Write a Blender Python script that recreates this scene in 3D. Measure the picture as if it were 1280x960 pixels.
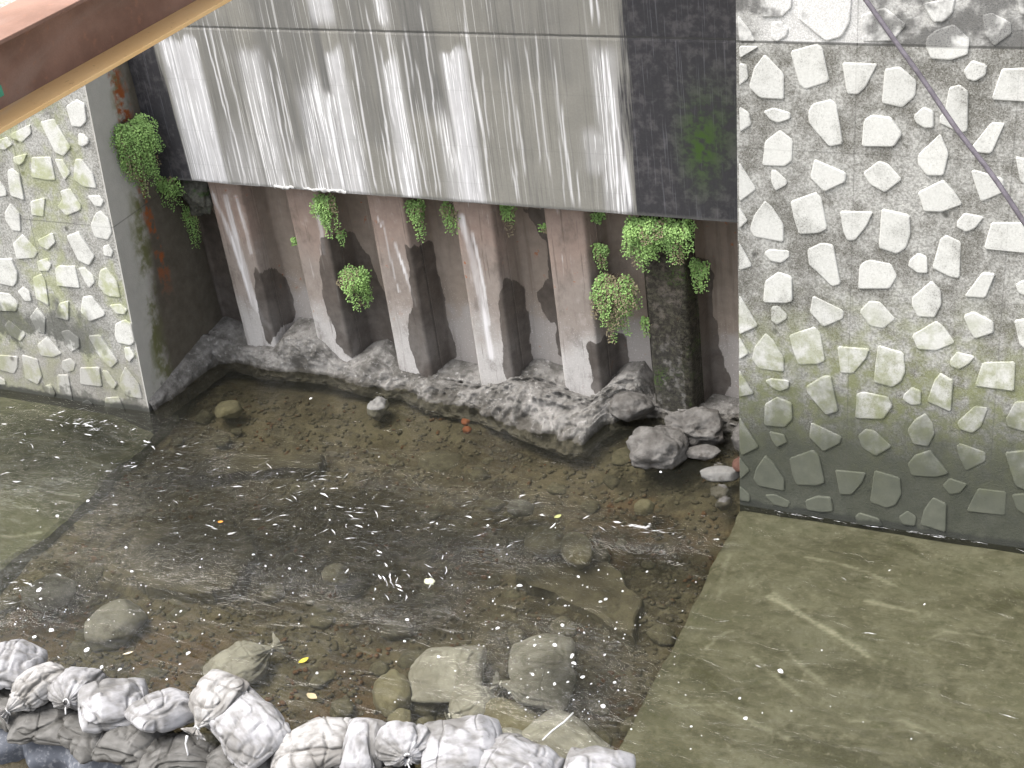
import bpy, bmesh, math, random
import numpy as np
from mathutils import Vector, Matrix
for o in list(bpy.data.objects): bpy.data.objects.remove(o, do_unlink=True)
scene = bpy.context.scene
COL = scene.collection
R = math.radians

# ---------------------------------------------------------------- camera
cam_data = bpy.data.cameras.new('camera'); cam = bpy.data.objects.new('camera', cam_data); COL.objects.link(cam)
cam_data.sensor_width = 36.0; cam_data.lens = 51.865; cam_data.clip_start = .05; cam_data.clip_end = 1000
_r = Vector((0.90566703, 0.40664028, -0.12004543)); _u = Vector((-0.11813137, 0.51393159, 0.84965834)); _f = Vector((-0.40720044, 0.75532642, -0.51348787))
_m = Matrix((( _r.x, _u.x, -_f.x, 3.7624), (_r.y, _u.y, -_f.y, -8.4576), (_r.z, _u.z, -_f.z, 6.5551), (0, 0, 0, 1)))
cam.matrix_world = _m
scene.camera = cam
# ---------------------------------------------------------------- world, sun, exposure
TO_SUN = Vector((-.34, -.22, .91)).normalized()
world = bpy.data.worlds.new('World'); scene.world = world; world.use_nodes = True
wn = world.node_tree.nodes; wn.clear()
sky = wn.new('ShaderNodeTexSky'); sky.sky_type = 'NISHITA'; sky.sun_disc = False
sky.sun_elevation = math.asin(TO_SUN.z); sky.sun_rotation = math.atan2(TO_SUN.x, TO_SUN.y)
sky.dust_density = 7.0; sky.air_density = 1.0; sky.ozone_density = .4
overcast = wn.new('ShaderNodeHueSaturation'); overcast.inputs['Saturation'].default_value = .4      # thin white cloud all over the sky
bg = wn.new('ShaderNodeBackground'); bg.inputs['Strength'].default_value = .15
wo = wn.new('ShaderNodeOutputWorld')
world.node_tree.links.new(sky.outputs[0], overcast.inputs['Color']); world.node_tree.links.new(overcast.outputs[0], bg.inputs[0]); world.node_tree.links.new(bg.outputs[0], wo.inputs[0])
sun_data = bpy.data.lights.new('sun', 'SUN'); sun_data.energy = .8; sun_data.angle = R(40); sun_data.color = (1, .995, .985)
sun = bpy.data.objects.new('sun', sun_data); COL.objects.link(sun)
sun.rotation_euler = TO_SUN.to_track_quat('Z', 'Y').to_euler(); sun.location = (0, 0, 30)
scene.view_settings.view_transform = 'Standard'; scene.view_settings.look = 'None'
scene.view_settings.exposure = 1.33; scene.view_settings.gamma = 1.0; scene.view_settings.use_curve_mapping = False
scene.cycles.transparent_max_bounces = 24

# ---------------------------------------------------------------- the place: measured sizes (metres)
XL, XR = -4.458, 0.955        # ends of the left and right stone-faced walls
BAT = 0.1161                  # their batter (y = BAT * z)
DY = 0.897                    # plane of the upper concrete wall
LIP = 1.857                   # its lower edge
PY = DY + .15                 # front of the sheet piles

# traced outlines, in metres on each surface (x, z)
STONES_RIGHT = [[(1.115,3.675),(1.317,3.677),(1.313,3.613),(1.251,3.556),(1.119,3.554)],[(0.968,3.561),(1.047,3.468),(1.082,3.401),(0.977,3.398)],[(1.187,3.518),(1.251,3.528),(1.295,3.483),(1.284,3.436),(1.222,3.4),(1.187,3.424)],[(1.358,3.677),(1.69,3.681),(1.68,3.527),(1.631,3.439),(1.538,3.411),(1.452,3.476),(1.36,3.549)],[(1.748,3.573),(1.893,3.621),(2.026,3.52),(1.945,3.421),(1.762,3.413)],[(2.115,3.65),(2.307,3.684),(2.294,3.591),(2.244,3.542),(2.186,3.541)],[(2.151,3.446),(2.203,3.492),(2.306,3.529),(2.402,3.442),(2.395,3.352),(2.3,3.317),(2.184,3.32),(2.145,3.4)],[(2.468,3.585),(2.518,3.6),(2.633,3.544),(2.64,3.483),(2.548,3.406),(2.492,3.471)],[(2.655,3.709),(2.772,3.71),(2.782,3.573),(2.68,3.597)],[(0.977,3.368),(1.105,3.367),(0.982,3.291)],[(1.144,3.319),(1.268,3.198),(1.269,3.034),(1.115,3.038),(1.041,3.104),(1.075,3.231)],[(1.31,3.342),(1.482,3.393),(1.514,3.366),(1.562,3.16),(1.409,3.105),(1.37,3.135)],[(1.641,3.28),(1.859,3.279),(1.789,3.131),(1.743,3.084),(1.677,3.085)],[(1.906,3.247),(1.997,3.265),(2.1,3.179),(2.095,3.086),(2.021,3.013),(1.894,3.037)],[(2.378,3.253),(2.423,3.317),(2.512,3.293),(2.507,3.23),(2.448,3.191),(2.403,3.204)],[(2.6,3.272),(2.787,3.283),(2.802,3.077),(2.551,3.085)],[(0.976,3.257),(1.026,3.248),(1.035,3.162),(0.975,3.111)],[(1.135,2.95),(1.204,2.977),(1.313,2.948),(1.313,2.909),(1.234,2.88),(1.184,2.897)],[(0.974,2.973),(1.04,2.936),(1.054,2.858),(0.979,2.808)],[(1.43,2.963),(1.458,3.013),(1.573,3.046),(1.608,3.019),(1.656,2.763),(1.57,2.741),(1.47,2.848),(1.435,2.895)],[(1.785,2.921),(1.832,2.958),(1.953,2.948),(2.026,2.846),(1.979,2.763),(1.777,2.752)],[(2.091,2.964),(2.153,3.023),(2.212,2.997),(2.217,2.894),(2.159,2.891),(2.111,2.921)],[(2.3,3.149),(2.361,3.166),(2.413,3.126),(2.421,2.885),(2.386,2.868),(2.257,2.924),(2.25,2.961),(2.28,3.0)],[(2.56,2.944),(2.639,2.942),(2.572,2.751),(2.465,2.755),(2.451,2.783)],[(1.145,2.752),(1.244,2.833),(1.33,2.772),(1.325,2.632),(1.276,2.593),(1.128,2.59)],[(1.189,2.563),(1.225,2.559),(1.292,2.498),(1.29,2.467),(1.216,2.422),(1.185,2.491)],[(0.971,2.601),(1.087,2.423),(0.969,2.328)],[(1.473,2.65),(1.68,2.573),(1.677,2.513),(1.542,2.439),(1.449,2.528)],[(1.791,2.58),(1.888,2.664),(1.945,2.648),(2.037,2.552),(1.933,2.46),(1.836,2.509)],[(2.13,2.717),(2.26,2.858),(2.316,2.737),(2.292,2.595),(2.191,2.589),(2.132,2.659)],[(2.459,2.631),(2.48,2.641),(2.653,2.595),(2.659,2.509),(2.529,2.438),(2.485,2.555)],[(2.14,2.474),(2.293,2.566),(2.371,2.48),(2.417,2.414),(2.295,2.356),(2.183,2.354),(2.165,2.416)],[(0.969,2.29),(1.027,2.2),(0.968,2.142)],[(1.145,2.348),(1.196,2.306),(1.272,2.191),(1.272,2.071),(1.072,2.091),(1.041,2.144),(1.072,2.245)],[(1.317,2.356),(1.487,2.43),(1.523,2.391),(1.566,2.189),(1.511,2.154),(1.38,2.137),(1.349,2.224)],[(1.647,2.314),(1.861,2.324),(1.825,2.23),(1.75,2.121),(1.7,2.117),(1.673,2.177)],[(1.918,2.348),(2.094,2.321),(2.105,2.191),(2.08,2.097),(2.024,2.051),(1.907,2.083),(1.912,2.216)],[(2.39,2.298),(2.433,2.36),(2.553,2.342),(2.503,2.263),(2.449,2.235),(2.392,2.264)],[(2.6,2.31),(2.858,2.326),(2.873,2.125),(2.565,2.132)],[(1.138,1.981),(1.176,2.01),(1.31,2.011),(1.314,1.969),(1.259,1.921),(1.186,1.929)],[(0.967,2.039),(1.057,1.881),(0.966,1.84)],[(1.436,2.032),(1.532,2.086),(1.608,2.078),(1.662,1.809),(1.608,1.786),(1.505,1.879),(1.447,1.927)],[(1.803,1.97),(1.851,1.995),(1.988,1.98),(2.03,1.896),(1.985,1.808),(1.782,1.788),(1.784,1.937)],[(2.106,2.017),(2.158,2.069),(2.216,2.048),(2.225,1.939),(2.164,1.934),(2.1,1.976)],[(2.294,2.176),(2.33,2.205),(2.422,2.166),(2.426,1.923),(2.373,1.925),(2.253,1.979)],[(2.714,2.741),(2.83,2.71),(2.844,2.521),(2.751,2.591)],[(1.145,1.777),(1.238,1.856),(1.332,1.828),(1.337,1.655),(1.292,1.635),(1.134,1.623)],[(1.191,1.596),(1.24,1.607),(1.298,1.552),(1.297,1.518),(1.23,1.469),(1.191,1.496)],[(0.964,1.661),(1.096,1.445),(0.962,1.365)],[(1.477,1.706),(1.688,1.619),(1.683,1.56),(1.552,1.486),(1.458,1.59)],[(1.793,1.626),(1.86,1.708),(1.929,1.704),(2.032,1.597),(1.955,1.52),(1.865,1.53)],[(2.133,1.757),(2.252,1.887),(2.312,1.827),(2.322,1.734),(2.283,1.635),(2.177,1.628),(2.135,1.704)],[(2.464,1.8),(2.566,1.974),(2.645,1.972),(2.595,1.803)],[(2.466,1.665),(2.526,1.703),(2.655,1.644),(2.66,1.571),(2.547,1.512),(2.505,1.575)],[(2.771,1.913),(2.82,1.948),(2.889,1.914),(2.896,1.823),(2.793,1.858)],[(2.779,1.668),(2.905,1.702),(2.925,1.434),(2.827,1.506)],[(2.144,1.492),(2.294,1.611),(2.343,1.578),(2.422,1.47),(2.304,1.402),(2.187,1.399)],[(0.962,1.346),(1.031,1.229),(0.961,1.174)],[(1.149,1.395),(1.204,1.352),(1.279,1.225),(1.28,1.117),(1.102,1.118),(1.052,1.186),(1.07,1.279)],[(1.314,1.398),(1.491,1.48),(1.533,1.434),(1.567,1.237),(1.515,1.208),(1.383,1.185),(1.347,1.278)],[(1.651,1.354),(1.867,1.362),(1.848,1.293),(1.764,1.167),(1.676,1.16)],[(1.924,1.395),(2.094,1.36),(2.111,1.226),(2.088,1.152),(2.03,1.1),(1.904,1.122),(1.91,1.245)],[(2.394,1.338),(2.438,1.408),(2.554,1.389),(2.519,1.331),(2.46,1.287),(2.406,1.302)],[(2.604,1.352),(2.808,1.382),(2.813,1.175),(2.566,1.179)],[(1.145,1.031),(1.188,1.057),(1.317,1.058),(1.317,1.0),(1.253,0.964),(1.199,0.985)],[(0.96,1.093),(1.064,0.92),(0.958,0.882)],[(1.44,1.028),(1.559,1.123),(1.61,1.129),(1.668,0.87),(1.585,0.828),(1.499,0.92),(1.449,0.983)],[(1.789,1.017),(1.839,1.039),(2.003,1.023),(2.035,0.959),(1.978,0.853),(1.787,0.833)],[(2.106,1.052),(2.16,1.115),(2.22,1.096),(2.224,0.996),(2.165,0.982),(2.104,1.014)],[(2.304,1.185),(2.341,1.244),(2.425,1.2),(2.423,0.968),(2.263,1.024)],[(1.145,0.849),(1.232,0.919),(1.339,0.887),(1.345,0.759),(1.287,0.687),(1.141,0.682)],[(2.466,0.896),(2.575,1.033),(2.658,1.029),(2.622,0.885),(2.567,0.832),(2.488,0.85)],[(2.828,1.101),(2.948,1.117),(2.966,0.879),(2.794,0.91),(2.775,0.962)],[(0.959,0.723),(1.101,0.503),(0.977,0.416),(0.958,0.462)],[(1.178,0.64),(1.287,0.632),(1.309,0.575),(1.233,0.521),(1.193,0.582)],[(1.48,0.755),(1.697,0.674),(1.684,0.62),(1.569,0.538),(1.466,0.639)],[(1.808,0.697),(1.858,0.758),(1.92,0.755),(2.041,0.65),(1.936,0.56),(1.841,0.609)],[(2.143,0.792),(2.19,0.879),(2.257,0.934),(2.31,0.862),(2.324,0.785),(2.288,0.688),(2.188,0.691)],[(2.472,0.716),(2.494,0.742),(2.663,0.7),(2.667,0.632),(2.545,0.54),(2.5,0.629)],[(2.787,0.719),(2.974,0.77),(2.999,0.435),(2.871,0.482)],[(2.154,0.528),(2.201,0.606),(2.3,0.662),(2.384,0.565),(2.432,0.503),(2.349,0.461),(2.188,0.445)],[(1.149,0.443),(1.211,0.391),(1.289,0.269),(1.29,0.176),(1.1,0.184),(1.06,0.232),(1.078,0.321)],[(1.325,0.446),(1.494,0.539),(1.537,0.503),(1.584,0.293),(1.519,0.258),(1.378,0.24),(1.344,0.327)],[(1.656,0.406),(1.872,0.417),(1.849,0.337),(1.778,0.229),(1.693,0.219)],[(1.93,0.445),(2.107,0.415),(2.122,0.287),(2.084,0.196),(2.023,0.162),(1.906,0.19)],[(2.396,0.404),(2.439,0.469),(2.56,0.443),(2.515,0.365),(2.446,0.342)],[(2.631,0.419),(2.817,0.423),(2.819,0.242),(2.566,0.233)],[(2.851,0.41),(2.998,0.447),(3.013,0.241),(2.893,0.302)],[(0.957,0.397),(1.033,0.302),(0.96,0.215),(0.957,0.326)],[(1.145,0.116),(1.223,0.135),(1.335,0.092),(1.313,0.038),(1.212,0.045)],[(0.957,0.161),(1.032,0.102),(1.032,0.039),(0.957,0.038)],[(1.445,0.123),(1.531,0.175),(1.629,0.179),(1.648,0.072),(1.566,0.045),(1.457,0.051)],[(1.804,0.05),(1.835,0.092),(1.973,0.068),(2.007,0.013),(1.827,-0.008)],[(2.109,0.104),(2.169,0.163),(2.232,0.126),(2.225,0.052),(2.142,0.049)],[(2.281,0.195),(2.337,0.299),(2.43,0.268),(2.435,0.042),(2.261,0.071)]]
STONES_LEFT = [[(-4.69,2.742),(-4.571,2.8),(-4.495,2.766),(-4.512,2.622),(-4.581,2.573),(-4.676,2.576)],[(-5.01,2.594),(-4.854,2.629),(-4.731,2.396),(-4.829,2.316),(-4.911,2.34)],[(-4.623,2.517),(-4.567,2.513),(-4.525,2.469),(-4.538,2.437),(-4.603,2.408),(-4.643,2.424)],[(-5.383,2.464),(-5.124,2.57),(-5.132,2.492),(-5.259,2.407),(-5.352,2.434)],[(-5.541,2.408),(-5.408,2.447),(-5.365,2.386),(-5.461,2.333),(-5.564,2.331)],[(-5.387,2.274),(-5.225,2.314),(-5.275,2.24),(-5.34,2.204),(-5.388,2.234)],[(-5.183,2.285),(-4.97,2.3),(-4.974,2.099),(-5.075,2.093),(-5.231,2.107)],[(-4.935,2.284),(-4.847,2.285),(-4.792,2.174),(-4.875,2.102),(-4.911,2.19)],[(-4.708,2.297),(-4.649,2.3),(-4.554,2.181),(-4.55,2.055),(-4.689,2.062),(-4.772,2.12)],[(-5.481,2.156),(-5.426,2.172),(-5.358,2.123),(-5.371,1.895),(-5.516,1.926),(-5.508,2.024)],[(-5.688,2.045),(-5.604,2.051),(-5.552,1.981),(-5.562,1.923),(-5.69,1.898)],[(-4.949,2.005),(-4.832,2.037),(-4.752,1.89),(-4.771,1.852),(-4.936,1.788),(-5.01,1.864),(-4.936,1.942)],[(-4.66,1.985),(-4.531,1.997),(-4.499,1.948),(-4.536,1.898),(-4.603,1.901)],[(-5.3,1.892),(-5.127,1.936),(-5.194,1.76),(-5.324,1.767)],[(-4.609,1.836),(-4.554,1.861),(-4.481,1.79),(-4.478,1.677),(-4.538,1.604),(-4.671,1.621),(-4.691,1.725)],[(-5.622,1.77),(-5.535,1.859),(-5.458,1.765),(-5.492,1.605),(-5.586,1.606),(-5.642,1.702)],[(-5.313,1.544),(-5.129,1.625),(-5.122,1.535),(-5.223,1.459),(-5.298,1.487)],[(-5.609,1.486),(-5.478,1.581),(-5.343,1.432),(-5.402,1.368),(-5.608,1.341)],[(-4.983,1.604),(-4.84,1.657),(-4.714,1.445),(-4.796,1.355),(-4.908,1.387)],[(-4.601,1.545),(-4.537,1.567),(-4.503,1.505),(-4.535,1.453),(-4.611,1.462)],[(-5.018,2.851),(-4.846,2.917),(-4.796,2.814),(-4.871,2.75),(-5.004,2.76)],[(-5.283,2.749),(-5.11,2.801),(-5.124,2.678),(-5.253,2.642)],[(-5.902,1.313),(-5.671,1.342),(-5.636,1.216),(-5.668,1.127),(-5.727,1.069),(-5.967,1.089)],[(-5.378,1.342),(-5.255,1.379),(-5.223,1.322),(-5.277,1.258),(-5.383,1.248)],[(-5.186,1.292),(-5.148,1.321),(-4.961,1.334),(-4.956,1.132),(-5.207,1.131)],[(-4.926,1.316),(-4.861,1.333),(-4.779,1.262),(-4.773,1.204),(-4.849,1.141),(-4.884,1.202)],[(-4.685,1.321),(-4.618,1.352),(-4.528,1.236),(-4.523,1.085),(-4.642,1.087),(-4.688,1.103),(-4.738,1.182)],[(-5.474,1.18),(-5.358,1.225),(-5.334,1.159),(-5.354,0.927),(-5.487,0.979)],[(-5.685,1.029),(-5.606,1.084),(-5.546,1.034),(-5.547,0.95),(-5.624,0.943)],[(-5.994,0.999),(-5.791,0.993),(-5.717,0.912),(-5.762,0.828),(-6.049,0.81)],[(-5.309,0.823),(-5.231,0.962),(-5.112,1.0),(-5.162,0.804)],[(-4.942,1.052),(-4.846,1.07),(-4.732,0.919),(-4.748,0.892),(-4.916,0.825),(-4.998,0.908)],[(-4.662,1.003),(-4.536,1.03),(-4.475,0.98),(-4.509,0.934),(-4.598,0.933)],[(-5.612,0.791),(-5.499,0.896),(-5.43,0.801),(-5.477,0.64),(-5.562,0.663)],[(-5.94,0.675),(-5.876,0.732),(-5.708,0.614),(-5.791,0.533),(-5.897,0.58)],[(-4.631,0.836),(-4.52,0.885),(-4.46,0.852),(-4.46,0.698),(-4.461,0.683),(-4.517,0.642),(-4.654,0.652),(-4.667,0.728)],[(-5.282,0.685),(-5.191,0.713),(-5.09,0.645),(-5.103,0.555),(-5.216,0.494)],[(-5.6,0.524),(-5.457,0.621),(-5.333,0.466),(-5.447,0.416),(-5.586,0.417)],[(-4.973,0.68),(-4.834,0.706),(-4.69,0.472),(-4.787,0.389),(-4.881,0.467)],[(-4.593,0.615),(-4.531,0.622),(-4.488,0.549),(-4.564,0.479),(-4.597,0.51)],[(-6.159,0.358),(-5.868,0.374),(-5.904,0.26),(-5.964,0.187),(-6.201,0.213)],[(-5.817,0.399),(-5.64,0.375),(-5.628,0.202),(-5.699,0.115),(-5.83,0.158)],[(-5.348,0.392),(-5.243,0.432),(-5.192,0.384),(-5.231,0.311),(-5.312,0.284),(-5.363,0.318)],[(-5.147,0.354),(-4.921,0.385),(-4.937,0.191),(-5.189,0.185)],[(-4.901,0.357),(-4.835,0.36),(-4.754,0.242),(-4.805,0.185),(-4.864,0.237)],[(-4.701,0.32),(-4.626,0.427),(-4.51,0.274),(-4.506,0.128),(-4.664,0.128),(-4.731,0.218)],[(-6.197,0.148),(-6.098,0.105),(-6.101,0.058),(-6.226,0.051)],[(-5.625,0.11),(-5.543,0.136),(-5.511,0.051),(-5.533,0.008),(-5.618,0.056)],[(-5.439,0.245),(-5.307,0.261),(-5.325,-0.016),(-5.483,0.037)],[(-4.932,0.083),(-4.77,0.114),(-4.722,-0.034),(-4.951,-0.038)],[(-5.215,-0.001),(-5.142,0.036),(-5.089,-0.002),(-5.205,-0.046)]]
WET = [[(-3.771,0.987),(-3.692,0.9),(-3.62,0.575),(-3.666,0.327),(-3.801,0.188),(-3.849,0.256),(-3.829,0.649)],[(-3.018,1.305),(-2.844,1.298),(-2.72,1.108),(-2.694,0.884),(-2.565,0.456),(-2.595,0.166),(-2.921,0.1),(-3.061,0.253),(-3.088,0.586),(-3.091,0.913)],[(-2.177,1.334),(-2.053,1.279),(-2.045,1.061),(-2.037,0.564),(-1.99,0.148),(-2.228,-0.028),(-2.297,0.252),(-2.306,0.533),(-2.207,0.774),(-2.208,1.089)],[(-1.321,1.099),(-1.262,1.002),(-1.24,0.614),(-1.265,0.302),(-1.225,0.149),(-1.378,0.001),(-1.44,0.216),(-1.39,0.809)],[(-1.175,1.669),(-0.939,1.674),(-0.934,1.006),(-0.96,0.279),(-1.004,0.273),(-1.008,0.611),(-1.092,0.631),(-1.15,0.865),(-1.02,0.997),(-1.006,1.345),(-1.123,1.533)],[(-0.609,0.628),(-0.381,0.536),(-0.363,0.265),(-0.606,0.077),(-0.631,0.26)],[(0.245,1.458),(0.401,1.282),(0.399,0.777),(0.5,0.172),(0.412,0.008),(0.181,-0.027)],[(-4.514,1.388),(-4.291,1.359),(-4.134,1.094),(-4.157,0.517),(-4.196,0.265),(-4.593,0.168),(-4.884,0.286),(-4.773,1.037)]]
WHITE = [([(-4.03,1.666),(-3.951,1.266),(-3.903,0.876),(-3.88,0.569),(-3.753,0.365)],0.022),([(-3.898,1.653),(-3.893,1.202),(-3.868,0.714),(-3.813,0.431)],0.03),([(-3.786,1.661),(-3.762,1.328),(-3.765,1.122)],0.018),([(-2.357,1.554),(-2.344,1.142),(-2.314,0.878)],0.008),([(-2.273,1.346),(-2.213,1.0),(-2.177,0.757)],0.012),([(-2.394,1.593),(-2.378,1.498)],0.008),([(-2.989,1.676),(-2.981,1.394),(-3.002,1.192)],0.022),([(-1.608,1.64),(-1.564,1.302),(-1.533,0.923),(-1.528,0.343)],0.035),([(-1.534,1.505),(-1.498,1.163),(-1.498,0.656)],0.016)]

# ---------------------------------------------------------------- numpy noise
def _hash(ix, iy, iz, seed):
    h = (ix * 374761393 + iy * 668265263 + iz * 2147483647 + seed * 974634777) & 0xFFFFFFFF
    h = ((h ^ (h >> 13)) * 1274126177) & 0xFFFFFFFF
    h = h ^ (h >> 16)
    return (h & 0xFFFFFF) / float(0xFFFFFF)
def vnoise(p, seed=0):
    p = np.asarray(p, float); i = np.floor(p).astype(np.int64); f = p - i; f = f * f * (3 - 2 * f)
    out = 0
    for dx in (0, 1):
        wx = f[:, 0] if dx else 1 - f[:, 0]
        for dy in (0, 1):
            wy = f[:, 1] if dy else 1 - f[:, 1]
            for dz in (0, 1):
                wz = f[:, 2] if dz else 1 - f[:, 2]
                out = out + wx * wy * wz * _hash(i[:, 0] + dx, i[:, 1] + dy, i[:, 2] + dz, seed)
    return out * 2 - 1
def fbm(p, octaves=4, seed=0, gain=.5):
    p = np.asarray(p, float); a = 1.0; s = 0; t = 0
    for k in range(octaves):
        s = s + a * vnoise(p * 2 ** k + 17.3 * k, seed + k); t += a; a *= gain
    return s / t
def ridged(p, octaves=3, seed=0):
    p = np.asarray(p, float); a = 1.0; s = 0; t = 0
    for k in range(octaves):
        s = s + a * (1 - np.abs(vnoise(p * 2 ** k + 9.1 * k, seed + k)) * 2); t += a; a *= .5
    return s / t
def sstep(a, b, x):
    t = np.clip((x - a) / (b - a), 0, 1); return t * t * (3 - 2 * t)
def in_poly(px, pz, poly):
    inside = np.zeros(px.shape, bool); n = len(poly)
    for i in range(n):
        x0, z0 = poly[i]; x1, z1 = poly[(i + 1) % n]
        if z0 == z1: continue
        c = ((z0 > pz) != (z1 > pz)) & (px < (x1 - x0) * (pz - z0) / (z1 - z0) + x0)
        inside ^= c
    return inside
def seg_dist(px, pz, line):
    d = np.full(px.shape, 9.0)
    for (x0, z0), (x1, z1) in zip(line[:-1], line[1:]):
        L2 = (x1 - x0) ** 2 + (z1 - z0) ** 2
        t = np.clip(((px - x0) * (x1 - x0) + (pz - z0) * (z1 - z0)) / L2, 0, 1)
        d = np.minimum(d, np.hypot(px - x0 - t * (x1 - x0), pz - z0 - t * (z1 - z0)))
    return d

# ---------------------------------------------------------------- mesh helpers
def obj(name, verts, faces, mat, parent=None, smooth=False, attrs=None, loc=None):
    me = bpy.data.meshes.new(name)
    me.from_pydata([tuple(map(float, v)) for v in verts], [], [tuple(map(int, f)) for f in faces])
    if attrs:
        for k, a in attrs.items():
            at = me.attributes.new(k, 'FLOAT', 'POINT'); at.data.foreach_set('value', np.asarray(a, dtype=np.float32))
    if smooth: me.polygons.foreach_set('use_smooth', [True] * len(me.polygons))
    me.materials.append(mat); me.update()
    o = bpy.data.objects.new(name, me); COL.objects.link(o)
    if parent: o.parent = parent
    if loc is not None: o.location = loc
    return o
def tag(o, label=None, cat=None, group=None, kind=None):
    if label: o['label'] = label
    if cat: o['category'] = cat
    if group: o['group'] = group
    if kind: o['kind'] = kind
    return o
def empty(name, label, cat, loc=(0, 0, 0), group=None):
    o = bpy.data.objects.new(name, None); COL.objects.link(o); o.location = loc; o.empty_display_size = .1
    return tag(o, label, cat, group)
def local(o, verts):
    l = o.location; return np.asarray(verts, float) - np.array([l.x, l.y, l.z])
def grid_faces(nu, nv, wrap=False):
    F = []
    for i in range(nu - 1):
        for j in range(nv if wrap else nv - 1):
            j2 = (j + 1) % nv
            F.append((i * nv + j, (i + 1) * nv + j, (i + 1) * nv + j2, i * nv + j2))
    return F
def box(x0, x1, y0, y1, z0, z1):
    V = [(x, y, z) for x in (x0, x1) for y in (y0, y1) for z in (z0, z1)]
    F = [(0, 1, 3, 2), (4, 6, 7, 5), (0, 4, 5, 1), (2, 3, 7, 6), (0, 2, 6, 4), (1, 5, 7, 3)]
    return V, F
def bevel(o, w, seg=2):
    m = o.modifiers.new('bevel', 'BEVEL'); m.width = w; m.segments = seg; m.limit_method = 'ANGLE'
def tube(points, rad, n=8):
    P = [Vector(p) for p in points]; V = []; F = []
    rads = rad if hasattr(rad, '__len__') else [rad] * len(P)
    ref = Vector((.3, .2, .9)).normalized()
    for i, p in enumerate(P):
        d = (P[min(i + 1, len(P) - 1)] - P[max(i - 1, 0)]).normalized()
        a = d.cross(ref).normalized(); b_ = d.cross(a)
        for k in range(n):
            t = 2 * math.pi * k / n
            V.append(tuple(p + (a * math.cos(t) + b_ * math.sin(t)) * rads[i]))
    for i in range(len(P) - 1):
        for k in range(n):
            F.append((i * n + k, i * n + (k + 1) % n, (i + 1) * n + (k + 1) % n, (i + 1) * n + k))
    F.append(tuple(range(n))[::-1]); F.append(tuple(range((len(P) - 1) * n, len(P) * n)))
    return V, F
_ico = {}
def ico(sub):
    if sub not in _ico:
        bm = bmesh.new(); bmesh.ops.create_icosphere(bm, subdivisions=sub, radius=1)
        _ico[sub] = (np.array([v.co[:] for v in bm.verts]), [tuple(v.index for v in f.verts) for f in bm.faces]); bm.free()
    return _ico[sub]

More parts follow.
